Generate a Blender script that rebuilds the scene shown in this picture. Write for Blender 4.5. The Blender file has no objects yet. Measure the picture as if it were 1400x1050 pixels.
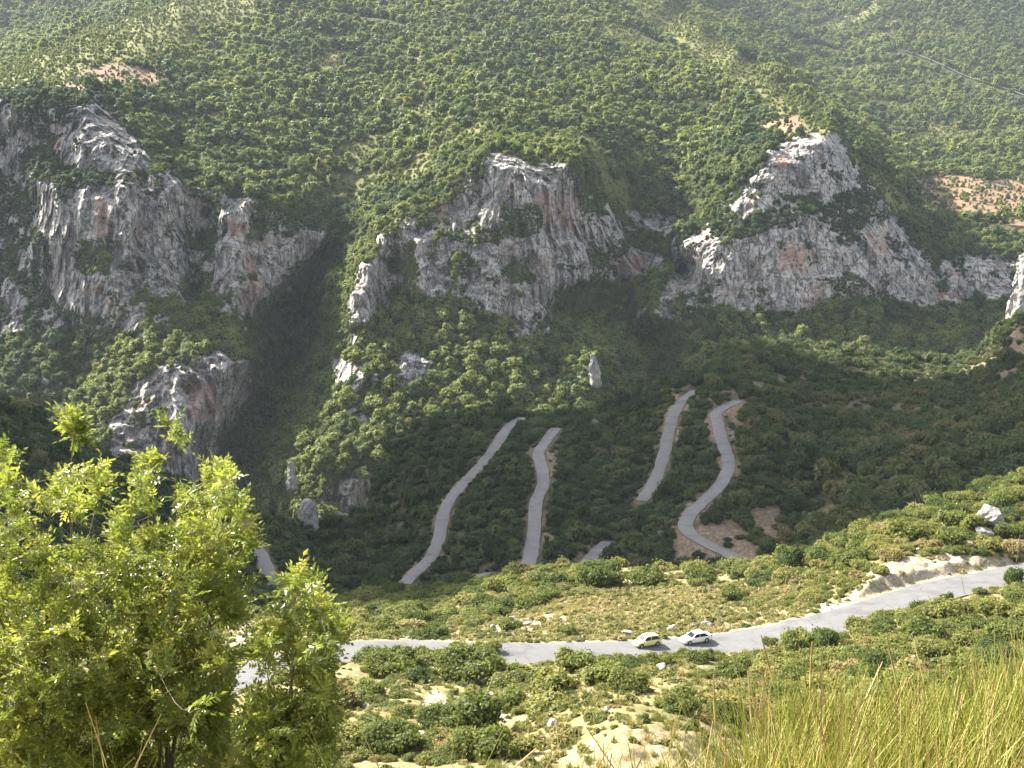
import bpy, bmesh, math, random
import numpy as np
from mathutils import Vector, Matrix
random.seed(7)
rng = np.random.default_rng(11)
scene = bpy.context.scene
COL = scene.collection
R = math.radians

# ------------------------------------------------------------------ camera model
F, PITCH = 1450.0, R(10.0)
CP, SP = math.cos(PITCH), math.sin(PITCH)

def unproj(u, v, Y):
    """photo coordinates (1400 x 1050) and a forward distance -> a place in the world (camera at the origin)"""
    u = np.asarray(u, float); v = np.asarray(v, float); Y = np.asarray(Y, float)
    a = (u-700)/F; b = -(v-525)/F
    dy = CP+b*SP; dz = -SP+b*CP
    k = Y/dy
    return np.stack(np.broadcast_arrays(a*k, Y, dz*k), -1)

def proj(P):
    P = np.asarray(P, float)
    d = P[..., 1]*CP-P[..., 2]*SP
    up = P[..., 1]*SP+P[..., 2]*CP
    return 700+F*P[..., 0]/d, 525-F*up/d

# ------------------------------------------------------------------ noise
def _h(i, j, k, s):
    n = (i.astype(np.uint32)*np.uint32(374761393)+j.astype(np.uint32)*np.uint32(668265263)
         + k.astype(np.uint32)*np.uint32(2147483647)+np.uint32(s*1274126177 & 0xffffffff))
    n = (n ^ (n >> np.uint32(13)))*np.uint32(1274126177)
    n = n ^ (n >> np.uint32(16))
    return (n & np.uint32(0xffff)).astype(np.float32)/32767.5-1.0

def vnoise(x, y, z, s=0):
    x = np.asarray(x, np.float32); y = np.asarray(y, np.float32); z = np.asarray(z, np.float32)
    x, y, z = np.broadcast_arrays(x, y, z)
    fi = np.floor(x); fj = np.floor(y); fk = np.floor(z)
    a = x-fi; b = y-fj; c = z-fk
    a = a*a*(3-2*a); b = b*b*(3-2*b); c = c*c*(3-2*c)
    i = fi.astype(np.int64)+100000; j = fj.astype(np.int64)+100000; k = fk.astype(np.int64)+100000
    o = 0
    for di in (0, 1):
        for dj in (0, 1):
            for dk in (0, 1):
                w = (a if di else 1-a)*(b if dj else 1-b)*(c if dk else 1-c)
                o = o+w*_h(i+di, j+dj, k+dk, s)
    return o

def fbm(x, y, z, oct=4, s=0, g=.5):
    o = 0; A = 1.0; f = 1.0; t = 0
    for n in range(oct):
        o = o+A*vnoise(x*f, y*f, z*f, s+n*17); t += A; A *= g; f *= 2.03
    return o/t

def ridged(x, y, z, oct=3, s=0):
    o = 0; A = 1.0; f = 1.0; t = 0
    for n in range(oct):
        o = o+A*(1-2*np.abs(vnoise(x*f, y*f, z*f, s+n*13))); t += A; A *= .5; f *= 2.1
    return o/t

def sstep(a, b, x):
    t = np.clip((x-a)/(b-a), 0, 1)
    return t*t*(3-2*t)

def inpoly(u, v, poly):
    r = np.zeros(np.shape(u), bool)
    n = len(poly)
    for i in range(n):
        x1, y1 = poly[i]; x2, y2 = poly[(i+1) % n]
        if y1 == y2: continue
        c = ((y1 > v) != (y2 > v)) & (u < (x2-x1)*(v-y1)/(y2-y1)+x1)
        r ^= c
    return r

def inany(u, v, polys):
    r = np.zeros(np.shape(u), bool)
    for p in polys: r |= inpoly(u, v, p)
    return r

ORD = 'leftmost,second from left,third from left,fourth from left,fifth from left,sixth from left,seventh from left,eighth from left,ninth from left,tenth from left,eleventh from left,twelfth from left'.split(',')
def name_each(items, limit=8):
    """items: (object, label, u, v). Things with the same description are told apart by their order across the picture"""
    G = {}
    for it in items: G.setdefault(it[1], []).append(it)
    for lab, its in G.items():
        if len(its) == 1: its[0][0]['label'] = lab; continue
        its.sort(key=lambda t: t[3]); nb = 1 if len(its) <= limit else 2 if len(its) <= 2*limit else 3 if len(its) <= 3*limit else 4
        bands = {1: [''], 2: [' upper', ' lower'], 3: [' top', ' middle', ' bottom'], 4: [' top', ' upper', ' lower', ' bottom']}[nb]
        for b in range(nb):
            part = sorted(its[b*len(its)//nb:(b+1)*len(its)//nb], key=lambda t: t[2])
            for k, t in enumerate(part):
                where = 'rightmost' if k == len(part)-1 and k else ORD[min(k, 11)]
                t[0]['label'] = lab+','+(bands[b]+' row, ' if bands[b] else ' ')+where

class RBF:
    """inverse distance over the picture: planes in space stay planes"""
    def __init__(s, pts):
        p = np.array(pts, float)
        s.c = p[:, :2]/1000; q = 1000/p[:, 2]
        n = len(p)
        d = np.linalg.norm(s.c[:, None]-s.c[None], axis=-1)
        A = np.zeros((n+3, n+3)); A[:n, :n] = d+np.eye(n)*1e-4
        A[:n, n] = 1; A[:n, n+1:] = s.c; A[n, :n] = 1; A[n+1:, :n] = s.c.T
        b = np.zeros(n+3); b[:n] = q
        s.w = np.linalg.solve(A, b)
    def __call__(s, u, v):
        sh = np.broadcast(np.asarray(u), np.asarray(v)).shape
        u, v = np.broadcast_arrays(np.asarray(u, float), np.asarray(v, float))
        P = np.stack([u.ravel(), v.ravel()], -1)/1000
        out = np.empty(len(P)); n = len(s.c)
        for i in range(0, len(P), 20000):
            q = P[i:i+20000]
            d = np.sqrt((q[:, :1]-s.c[None, :, 0])**2+(q[:, 1:]-s.c[None, :, 1])**2)
            out[i:i+20000] = d@s.w[:n]+s.w[n]+q@s.w[n+1:]
        return (1000/np.clip(out, .2, 60)).reshape(sh)

# ------------------------------------------------------------------ mesh helpers
def mesh_np(name, V, Fq, mats=(), mi=None, smooth=False, attrs=None):
    """Fq: (n,3) or (n,4) int array, or list of such arrays"""
    me = bpy.data.meshes.new(name)
    V = np.asarray(V, np.float32).reshape(-1, 3)
    Fs = Fq if isinstance(Fq, list) else [Fq]
    Fs = [np.asarray(f, np.int32) for f in Fs if len(f)]
    loops = np.concatenate([f.ravel() for f in Fs])
    sizes = np.concatenate([np.full(len(f), f.shape[1], np.int32) for f in Fs])
    starts = np.concatenate([[0], np.cumsum(sizes)[:-1]]).astype(np.int32)
    me.vertices.add(len(V)); me.vertices.foreach_set('co', V.ravel())
    me.loops.add(len(loops)); me.loops.foreach_set('vertex_index', loops)
    me.polygons.add(len(sizes)); me.polygons.foreach_set('loop_start', starts)
    me.polygons.foreach_set('loop_total', sizes)
    for m in mats: me.materials.append(m)
    if mi is not None: me.polygons.foreach_set('material_index', np.asarray(mi, np.int32))
    me.polygons.foreach_set('use_smooth', np.full(len(sizes), bool(smooth)))
    for k, a in (attrs or {}).items():
        at = me.attributes.new(k, 'FLOAT', 'POINT'); at.data.foreach_set('value', np.asarray(a, np.float32).ravel())
    me.update(calc_edges=True); me.validate()
    return me

def link(name, me, parent=None, loc=(0, 0, 0)):
    o = bpy.data.objects.new(name, me); COL.objects.link(o)
    o.location = loc
    if parent: o.parent = parent
    return o

def tag(o, label=None, cat=None, group=None, kind=None):
    if label: o['label'] = label
    if cat: o['category'] = cat
    if group: o['group'] = group
    if kind: o['kind'] = kind
    return o

def empty(name, loc=(0, 0, 0), rz=0, **k):
    o = bpy.data.objects.new(name, None); COL.objects.link(o)
    o.location = loc; o.rotation_euler = (0, 0, rz); o.empty_display_size = .3
    tag(o, **k); return o

def grid_faces(nr, nc):
    i = np.arange(nr-1)[:, None]*nc+np.arange(nc-1)[None]
    i = i.ravel()
    return np.stack([i, i+nc, i+nc+1, i+1], -1)

# ------------------------------------------------------------------ materials
def mat(name):
    m = bpy.data.materials.new(name); m.use_nodes = True
    nt = m.node_tree; nt.nodes.clear()
    out = nt.nodes.new('ShaderNodeOutputMaterial')
    return m, nt, out

class NB:
    """small node builder"""
    def __init__(s, name):
        s.m, s.t, s.out = mat(name)
    def n(s, typ, **k):
        nd = s.t.nodes.new(typ)
        for a, b in k.items(): setattr(nd, a, b)
        return nd
    def set(s, sock, val):
        if hasattr(val, 'node') or isinstance(val, bpy.types.NodeSocket): s.t.links.new(val, sock)
        else: sock.default_value = val
    def attr(s, name, typ='GEOMETRY'):
        a = s.n('ShaderNodeAttribute', attribute_name=name, attribute_type=typ); return a.outputs['Fac']
    def pos(s, scale=(1, 1, 1)):
        g = s.n('ShaderNodeNewGeometry'); m = s.n('ShaderNodeMapping'); m.inputs['Scale'].default_value = scale
        s.t.links.new(g.outputs['Position'], m.inputs['Vector']); return m.outputs['Vector']
    def objpos(s, scale=(1, 1, 1)):
        g = s.n('ShaderNodeTexCoord'); m = s.n('ShaderNodeMapping'); m.inputs['Scale'].default_value = scale
        s.t.links.new(g.outputs['Object'], m.inputs['Vector']); return m.outputs['Vector']
    def noise(s, vec, scale, detail=4, rough=.6, dist=0):
        t = s.n('ShaderNodeTexNoise'); t.inputs['Scale'].default_value = scale; t.inputs['Detail'].default_value = detail
        t.inputs['Roughness'].default_value = rough; t.inputs['Distortion'].default_value = dist
        s.t.links.new(vec, t.inputs['Vector']); return t.outputs['Fac']
    def vor(s, vec, scale, feature='F1'):
        t = s.n('ShaderNodeTexVoronoi', feature=feature); t.inputs['Scale'].default_value = scale
        s.t.links.new(vec, t.inputs['Vector']); return t.outputs['Distance']
    def ramp(s, fac, stops, interp='LINEAR'):
        r = s.n('ShaderNodeValToRGB'); e = r.color_ramp; e.interpolation = interp
        while len(e.elements) < len(stops): e.elements.new(.5)
        for el, (p, c) in zip(e.elements, stops):
            el.position = p
            el.color = (c, c, c, 1) if isinstance(c, (int, float)) else (*c, 1)
        s.set(r.inputs['Fac'], fac); return r.outputs['Color']
    def mix(s, fac, a, b, mode='MIX'):
        m = s.n('ShaderNodeMix', data_type='RGBA', blend_type=mode)
        for sock, val in ((m.inputs['Factor'], fac), (m.inputs['A'], a), (m.inputs['B'], b)):
            if isinstance(val, tuple) and len(val) == 3: val = (*val, 1)
            s.set(sock, val)
        return m.outputs['Result']
    def math(s, op, a, b=0.0):
        m = s.n('ShaderNodeMath', operation=op); s.set(m.inputs[0], a); s.set(m.inputs[1], b); return m.outputs[0]
    def bump(s, h, strength, dist):
        b = s.n('ShaderNodeBump'); b.inputs['Strength'].default_value = strength; b.inputs['Distance'].default_value = dist
        s.t.links.new(h, b.inputs['Height']); return b.outputs['Normal']
    def pbsdf(s, col, rough=.9, normal=None, spec=.2, metal=0, **k):
        p = s.n('ShaderNodeBsdfPrincipled')
        if isinstance(col, tuple) and len(col) == 3: col = (*col, 1)
        s.set(p.inputs['Base Color'], col); s.set(p.inputs['Roughness'], rough)
        p.inputs['Specular IOR Level'].default_value = spec; p.inputs['Metallic'].default_value = metal
        for a, b in k.items(): p.inputs[a].default_value = b
        if normal is not None: s.t.links.new(normal, p.inputs['Normal'])
        return p.outputs[0]
    def fin(s, sh):
        s.t.links.new(sh, s.out.inputs['Surface']); return s.m

def leaf_mat(name, stops, typ='INSTANCER', trans=.35, attr='tone', vary=.35, scale=.35, rough=.6, tcol=(1.0, 1.0, .55), spec=.25):
    b = NB(name)
    t = b.attr(attr, typ)
    n = b.noise(b.objpos(), scale, 2)
    t2 = b.math('ADD', t, b.math('MULTIPLY', b.math('SUBTRACT', n, .5), vary))
    c = b.ramp(t2, stops)
    d = b.pbsdf(c, rough, spec=spec)
    tr = b.n('ShaderNodeBsdfTranslucent'); b.set(tr.inputs['Color'], b.mix(1.0, c, (*tcol, 1), 'MULTIPLY'))
    m = b.n('ShaderNodeMixShader'); m.inputs[0].default_value = trans
    b.t.links.new(d, m.inputs[1]); b.t.links.new(tr.outputs[0], m.inputs[2])
    return b.fin(m.outputs[0])

GREENS = [(0.0, (.028, .055, .022)), (.3, (.068, .112, .032)), (.55, (.128, .178, .046)), (.8, (.225, .258, .060)), (.95, (.30, .275, .065)), (1.0, (.33, .22, .065))]
M = {}
M['tree_leaf'] = leaf_mat('tree_foliage', GREENS, trans=.42)
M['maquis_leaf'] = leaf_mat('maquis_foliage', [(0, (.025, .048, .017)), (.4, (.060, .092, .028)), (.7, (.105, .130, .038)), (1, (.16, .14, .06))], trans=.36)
M['shrub_leaf'] = leaf_mat('shrub_foliage', [(0, (0.050, 0.077, 0.018)), (.3, (0.106, 0.138, 0.027)), (.55, (0.181, 0.200, 0.043)), (.8, (0.275, 0.256, 0.075)), (1, (0.338, 0.250, 0.125))], trans=.45)
M['young_leaf'] = leaf_mat('young_tree_leaf', [(0, (.08, .11, .022)), (.35, (.175, .215, .045)), (.7, (.30, .325, .075)), (1, (.40, .36, .13))], typ='GEOMETRY', trans=.47, vary=.15, scale=2, rough=.36, tcol=(1, 1, .62), spec=.5)
M['tuft'] = leaf_mat('dry_tuft_blades', [(0, (.10, .125, .03)), (.4, (.21, .21, .065)), (.7, (.34, .295, .125)), (1, (.42, .33, .18))], trans=.35)
M['rush'] = leaf_mat('rush_stems', [(0, (.09, .14, .025)), (.35, (.22, .26, .04)), (.65, (.38, .37, .085)), (.85, (.52, .45, .17)), (.95, (.50, .38, .17)), (1, (.20, .10, .05))], typ='GEOMETRY', trans=.3, vary=.08, scale=4, rough=.45)

def m_core():
    b = NB('shaded_twig_core'); return b.fin(b.pbsdf((.035, .045, .018), .95, spec=.05))  # solid core for inner twigs, coloured dark so leaf gaps look shaded
M['core'] = m_core()
def m_bark(name, c1, c2):
    b = NB(name); p = b.objpos((6, 6, 1.5)); n = b.noise(p, 4, 5)
    return b.fin(b.pbsdf(b.ramp(n, [(.3, c1), (.7, c2)]), .9, b.bump(n, .5, .01)))
M['bark'] = m_bark('pale_bark', (.11, .085, .06), (.24, .20, .145))
M['wood'] = m_bark('weathered_wood', (.10, .075, .05), (.2, .16, .11))

def m_far():
    b = NB('far_hill_ground')
    p = b.pos()
    rock = b.attr('rock'); soil = b.attr('soil'); pink = b.attr('pink')
    big = b.noise(p, .012, 3); mid = b.noise(p, .07, 5, .65); fine = b.noise(p, .45, 5, .7)
    veg = b.ramp(mid, [(.3, (.030, .042, .016)), (.55, (.060, .070, .026)), (.75, (.12, .10, .05))])
    veg = b.mix(b.math('MULTIPLY', b.attr('scrub'), b.ramp(fine, [(.35, .45), (.55, 1.0)])), veg, (.19, .185, .065))
    sl = b.ramp(fine, [(.3, (.14, .085, .05)), (.48, (.26, .165, .10)), (.7, (.38, .27, .18))])
    ps = b.pos((1, 1, .16)); streak = b.noise(ps, .10, 6, .66); st2 = b.noise(b.pos((1, 1, .3)), .6, 5, .7)
    rk = b.ramp(streak, [(.34, (.15, .138, .126)), (.42, (.36, .332, .30)), (.50, (.50, .46, .415)), (.64, (.62, .57, .51))])  # dark streaks carry stains and also stand in for shaded recesses
    crk = b.vor(b.pos((1, 1, .3)), .10, 'DISTANCE_TO_EDGE'); crk2 = b.vor(b.pos((.5, .5, 1.6)), .12, 'DISTANCE_TO_EDGE')
    rk = b.mix(b.ramp(crk, [(0.0, .85), (.07, 0.0)]), rk, (.06, .055, .05))
    rk = b.mix(b.ramp(crk2, [(0.0, .6), (.05, 0.0)]), rk, (.08, .075, .07))
    rk = b.mix(b.ramp(b.noise(b.pos((1, 1, .5)), .055, 5, .7), [(.38, .7), (.47, 0.0)]), rk, (.13, .123, .115))
    rk = b.mix(b.ramp(st2, [(.38, .85), (.50, 0.0)]), rk, (.07, .066, .06))
    pk = b.math('MULTIPLY', b.ramp(b.noise(p, .05, 4), [(.55, 0.0), (.68, .5)]), b.ramp(streak, [(.35, .2), (.6, 1.0)]))
    pk = b.math('MAXIMUM', pk, b.math('MULTIPLY', pink, b.ramp(b.noise(b.pos((1, 1, .35)), .16, 6, .75), [(.42, .05), (.56, .9)])))
    rk = b.mix(pk, rk, (.43, .25, .18))
    rk = b.mix(b.ramp(b.noise(p, .22, 6, .75), [(.56, 0.0), (.61, .85)]), rk, (.045, .055, .028))
    c = b.mix(soil, veg, sl); c = b.mix(rock, c, rk)
    h = b.math('ADD', b.math('MULTIPLY', streak, 1.2), fine)
    return b.fin(b.pbsdf(c, .95, b.bump(h, .9, 1.6), spec=.1))
M['far'] = m_far()

def m_valley():
    b = NB('valley_hillside_ground'); p = b.pos()
    soil = b.attr('soil'); n = b.noise(p, .09, 5, .65); f = b.noise(p, .9, 6, .7)
    veg = b.ramp(n, [(.3, (.028, .036, .016)), (.5, (.06, .058, .03)), (.7, (.15, .115, .07))])
    sl = b.ramp(f, [(.3, (.075, .06, .042)), (.46, (.15, .112, .075)), (.58, (.23, .168, .115)), (.75, (.36, .29, .215))])
    c = b.mix(b.math('MULTIPLY', soil, b.ramp(b.noise(p, .35, 5, .7), [(.28, .45), (.48, 1.0)])), veg, sl)
    return b.fin(b.pbsdf(c, .95, b.bump(f, .8, .5), spec=.1))
M['valley'] = m_valley()

def m_fore():
    b = NB('stony_slope_ground'); p = b.pos()
    pale = b.attr('soil'); sand = b.attr('sand')
    n = b.noise(p, .16, 5, .65); f = b.noise(p, 1.6, 6, .7); ff = b.noise(p, 7, 4, .7)
    g = b.ramp(n, [(.30, (.070, .080, .026)), (.45, (.14, .135, .05)), (.58, (.21, .18, .085)), (.75, (.30, .25, .16))])
    g = b.mix(b.ramp(f, [(.35, 0.0), (.7, .55)]), g, (.34, .27, .13))
    g = b.mix(b.ramp(ff, [(.33, .5), (.5, 0.0)]), g, (.07, .06, .03))
    pl = b.ramp(f, [(.3, (.22, .175, .115)), (.5, (.38, .325, .25)), (.68, (.50, .46, .40))])
    sn = b.ramp(f, [(.3, (.17, .125, .06)), (.5, (.29, .22, .125)), (.68, (.40, .33, .215))])
    vs = b.vor(p, .9)
    g = b.mix(b.math('MULTIPLY', b.ramp(vs, [(.16, 1.0), (.24, 0.0)]), b.ramp(n, [(.42, 0.0), (.55, .9)])), g, (.55, .52, .47))
    c = b.mix(sand, g, sn)
    c = b.mix(b.math('MULTIPLY', pale, b.ramp(b.noise(p, .7, 5, .7), [(.40, .05), (.54, 1.0)])), c, pl)
    rub = b.vor(p, 2.2, 'DISTANCE_TO_EDGE'); bare = b.math('MAXIMUM', sand, pale)
    c = b.mix(b.math('MULTIPLY', bare, b.ramp(rub, [(0.0, .55), (.10, 0.0)])), c, (.16, .125, .08))
    c = b.mix(b.math('MULTIPLY', bare, b.ramp(b.noise(p, .45, 5, .75), [(.52, 0.0), (.60, .8)])), c, (.155, .15, .06))
    h = b.math('ADD', f, b.math('MULTIPLY', ff, .4))
    return b.fin(b.pbsdf(c, .95, b.bump(h, .7, .18), spec=.1))
M['fore'] = m_fore()

def m_road(name, c1, c2, c3):
    b = NB(name); p = b.pos(); n = b.noise(p, .35, 4); f = b.noise(p, 9, 4, .8)
    w = b.attr('across')
    c = b.ramp(n, [(.3, c1), (.7, c2)])
    tr = b.ramp(w, [(0, .55), (.12, .1), (.24, .55), (.36, .15), (.5, .45), (.64, .1), (.76, .55), (.88, .1), (1, .6)])
    c = b.mix(b.math('MULTIPLY', tr, .55), c, c3)
    c = b.mix(b.ramp(f, [(.35, .35), (.6, 0.0)]), c, (.10, .10, .10))
    pat = b.noise(b.pos((.35, .9, 1)), .3, 5, .75)
    c = b.mix(b.ramp(pat, [(.53, 0.0), (.57, .38)]), c, tuple(x*.62 for x in c3))
    cr = b.vor(b.pos((.7, 1.2, 1)), .35, 'DISTANCE_TO_EDGE')
    c = b.mix(b.ramp(cr, [(0.0, .5), (.02, 0.0)]), c, (.05, .05, .05))
    ed = b.math('ADD', b.math('ABSOLUTE', b.math('SUBTRACT', w, .5)), b.math('MULTIPLY', b.noise(p, 1.1, 4, .7), .16))
    c = b.mix(b.ramp(ed, [(.54, 0.0), (.60, .75)]), c, (.30, .26, .20))
    return b.fin(b.pbsdf(c, .85, b.bump(f, .3, .02), spec=.25))
M['road'] = m_road('pale_worn_asphalt', (.135, .132, .128), (.175, .17, .163), (.118, .116, .114))
M['road2'] = m_road('hairpin_asphalt', (.18, .172, .162), (.225, .215, .20), (.15, .144, .137))
M['track'] = (lambda b: b.fin(b.pbsdf(b.ramp(b.noise(b.pos(), .2, 4), [(.3, (.14, .12, .095)), (.7, (.24, .21, .17))]), .95)))(NB('dirt_track_surface'))

def m_rock(name, c1, c2, c3, sc=1.0):
    b = NB(name); p = b.pos(); n = b.noise(p, .8*sc, 6, .7); f = b.noise(p, 4*sc, 5, .7); v = b.vor(p, 1.1*sc, 'DISTANCE_TO_EDGE')
    c = b.ramp(n, [(.3, c1), (.5, c2), (.72, c3)])
    c = b.mix(b.ramp(v, [(.0, .6), (.05, 0.0)]), c, tuple(x*.35 for x in c1))
    c = b.mix(b.ramp(f, [(.3, .4), (.5, 0.0)]), c, tuple(x*.6 for x in c1))
    h = b.math('ADD', n, b.math('MULTIPLY', f, .4))
    return b.fin(b.pbsdf(c, .92, b.bump(h, .9, .35/sc), spec=.15))
M['limestone'] = m_rock('white_limestone', (.17, .16, .148), (.30, .283, .262), (.42, .40, .37))
M['greyrock'] = m_rock('grey_cliff_rock', (.20, .19, .18), (.36, .34, .31), (.52, .49, .45), .3)

def m_cloud():
    b = NB('cloud_white'); return b.fin(b.pbsdf((.85, .85, .86), 1, spec=0))
M['cloud'] = m_cloud()
# ================================================================== FAR HILLS AND CLIFFS
FAR = """-150,-150,2600 100,-150,2600 -150,0,2100 0,0,2050 100,0,2100 160,-5,2150 -150,60,1750 0,50,1800 60,35,1900 120,18,2000 190,0,2080
-150,130,1150 0,97,1180 60,72,1260 120,47,1340 190,22,1430 240,-3,1520 330,-60,1750 450,-150,2100
0,85,1620 60,60,1690 120,35,1790 190,10,1900 240,-15,2000
130,110,1080 80,110,1060 200,100,1180 300,60,1400 300,150,1090 250,200,1000 350,240,960 400,150,1130 400,50,1420 500,0,1650 600,-150,2200 500,100,1290
500,200,1060 460,255,985 560,250,950 600,200,1000 650,190,960 650,120,1170 650,50,1450 750,0,1700 750,100,1280 750,180,1030 850,220,1010 850,120,1230
900,50,1560 870,280,980 950,200,1060 950,100,1330 1000,150,1180 1050,190,1000
850,-60,1950 910,0,1750 960,35,1600 1010,70,1440 1060,105,1300 1100,140,1180 1140,170,1060 1180,210,1000 1230,255,960 1280,295,930
925,-6,2100 975,28,1950 1025,63,1800 1075,98,1650 1115,132,1540 1155,162,1430 1195,203,1300 1245,250,1180 1290,285,1060
1000,-150,2700 1400,-150,2700 1600,-150,2700 1000,0,2200 1200,0,2200 1400,0,2250 1600,0,2250 1200,100,1800 1300,100,1800 1400,100,1800 1600,100,1800
1250,200,1400 1400,200,1420 1600,200,1400 1330,260,1150 1400,260,1180 1600,260,1150 1300,310,980 1400,310,1000 1600,320,980
-100,130,960 0,130,940 40,124,945 80,118,955 125,123,950 150,160,925 175,185,915 215,215,905 245,245,890 300,265,860 345,268,865 380,285,880 445,312,905 470,290,950
0,200,925 30,260,905 60,180,915 100,160,900 110,200,872 150,200,868 190,215,876 200,240,878 80,225,880
100,236,862 150,240,857 190,250,860
50,250,860 75,262,842 130,262,832 165,255,828 185,250,838 205,240,850 240,250,860
20,330,885 50,330,840 100,330,825 150,320,822 165,320,808 190,320,832 230,320,836 255,330,850 275,330,900 285,290,905
0,400,850 10,400,825 50,400,838 100,400,815 155,400,795 200,400,812 250,400,820 270,400,870
0,460,810 60,470,790 100,460,805 150,450,790 190,430,782 240,420,790
305,300,850 300,340,835 295,400,815 310,430,800 345,300,860 350,350,850 350,400,825 385,320,880 385,380,850 400,340,865 440,330,900 398,405,895 360,440,850
480,270,985 450,350,960 420,430,925 400,500,890 370,580,835 340,640,790 310,700,740
0,480,790 60,500,760 120,520,770 200,470,755 250,450,775 280,440,790 170,540,712 140,600,678 60,560,740 0,550,730 100,600,700
200,510,722 250,490,735 330,495,750 300,540,733 280,580,715 200,600,692 250,620,690 345,545,815 350,500,820
0,700,640 150,700,630 250,720,640 -150,550,740 -150,400,850 -150,250,920 -150,700,640
662,215,850 640,235,850 610,265,848 575,285,848 548,298,832 520,325,817 515,350,808
495,365,788 482,400,770 478,440,760 490,480,742 480,510,733 470,540,718
530,270,925 490,330,905 470,380,865 455,450,825 455,500,785 440,550,760 410,600,712 385,660,690
535,360,850 540,400,832 530,440,805 572,330,812 570,380,797 577,318,822
600,290,840 640,270,845 665,250,840 700,225,843 775,225,858 620,340,815 700,330,822 760,330,835 790,290,872 850,300,935 900,310,970 950,300,985
600,400,790 660,400,795 720,400,800 780,380,830 850,360,885 890,370,910 930,370,940
700,440,785 750,465,785 770,420,840 800,450,845 850,430,870 880,470,860 900,520,810
560,440,770 560,500,733 540,480,747 580,520,725 600,450,768 650,480,750 700,500,738 760,510,755 640,550,698 700,560,695 760,560,705 808,490,730 815,530,720 850,560,730 560,560,698 500,560,705
500,620,660 450,640,656 420,720,632 540,620,655 600,650,640 800,620,660 460,655,652 460,705,642 505,650,655 505,705,645
1050,205,905 1040,235,888 1000,265,883 965,305,877 940,335,858 915,375,834 895,425,812
1100,183,940 1135,180,950 1165,213,945 1200,262,930 1240,320,915
1080,215,900 1120,220,905 1160,240,915 1100,255,885 1100,266,878 1100,297,858 1060,290,866 1150,292,878 1200,300,893
1000,310,862 1060,320,850 1120,320,855 1180,330,865 1240,340,890 960,370,838 1020,380,835 1100,380,838 1180,380,845 1260,390,872 1300,360,900 1350,360,900
1000,410,825 1080,420,822 1160,410,835 1270,420,860 1330,410,880 1370,400,880 900,435,812 950,430,820
950,480,785 1050,460,802 1150,460,810 1250,460,830 1330,470,820 1050,490,770 1150,490,775 1250,490,785 1000,540,720 1150,540,720 1300,540,720 1000,640,660 1200,640,660 1400,640,660
1400,340,950 1450,400,880 1600,420,870 1600,540,740 1600,640,660"""
FAR = [tuple(map(float, t.split(','))) for t in FAR.split()]
far_rbf = RBF(FAR)

ROCK = [
 [(75,205),(85,180),(95,155),(110,135),(128,128),(140,148),(160,165),(178,185),(195,200),(205,222),(200,238),(160,240),(120,232),(85,222)],
 [(48,252),(60,245),(80,258),(120,252),(150,255),(165,248),(185,246),(200,240),(235,242),(250,258),(275,275),(298,290),(292,310),(255,320),(250,335),(255,370),(248,385),(235,400),(210,410),(195,440),(185,455),(150,455),(140,440),(120,430),(80,420),(55,380),(70,340),(50,310)],
 [(0,370),(15,380),(35,410),(30,440),(10,455),(0,458)], [(-90,180),(0,125),(17,140),(12,185)], [(-90,200),(30,200),(30,240),(-90,260)],
 [(300,275),(318,262),(340,265),(360,275),(362,300),(345,320),(350,335),(370,325),(385,318),(400,320),(420,312),(445,318),(440,335),(415,360),(390,362),(388,385),(400,405),(375,400),(358,415),(345,432),(320,438),(300,420),(288,405),(292,350),(296,310)],
 [(215,500),(240,490),(285,485),(300,475),(320,492),(342,490),(340,525),(320,545),(310,570),(290,600),(255,610),(215,600),(185,590),(165,560),(180,535)],
 [(662,212),(680,210),(700,214),(730,222),(745,218),(775,222),(772,240),(790,265),(800,290),(810,300),(815,320),(800,345),(815,365),(815,382),(790,384),(770,380),(745,420),(755,460),(735,475),(715,470),(690,445),(660,420),(620,410),(590,410),(572,400),(566,345),(570,320),(592,310),(582,300),(600,282),(630,268),(655,262)],
 [(546,298),(562,292),(575,297),(570,325),(558,330),(546,325)], [(512,325),(525,320),(538,325),(535,350),(515,352)],
 [(490,362),(530,355),(533,380),(530,410),(500,440),(480,445),(475,420),(483,395)], [(480,455),(490,455),(488,470),(480,470)],
 [(455,490),(485,490),(495,500),(500,520),(485,535),(460,525),(452,505)], [(540,490),(560,478),(590,490),(592,520),(570,540),(540,530)],
 [(820,295),(850,300),(852,325),(835,330)], [(865,290),(905,295),(895,320),(870,310)], [(838,355),(870,345),(905,350),(905,375),(845,378)],
 [(1040,235),(1050,205),(1075,190),(1110,182),(1145,185),(1165,215),(1170,250),(1180,262),(1150,262),(1100,268),(1060,265),(1050,285),(1030,290),(1010,300),(1000,285),(1010,260)],
 [(935,330),(960,318),(985,325),(1020,325),(1050,315),(1100,310),(1140,318),(1180,310),(1210,300),(1235,310),(1245,335),(1270,360),(1285,380),(1280,420),(1230,415),(1215,400),(1150,395),(1130,415),(1080,430),(1010,420),(970,405),(940,400),(930,420),(935,438),(905,438),(892,430),(900,405),(920,380)],
 [(1285,360),(1310,350),(1350,345),(1375,355),(1380,385),(1370,415),(1340,410),(1320,385),(1290,380)],
 [(430,680),(460,660),(510,650),(512,705),(440,712)], [(388,630),(404,628),(408,660),(392,668)], [(470,560),(490,555),(505,575),(492,590),(472,585)]]
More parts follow.
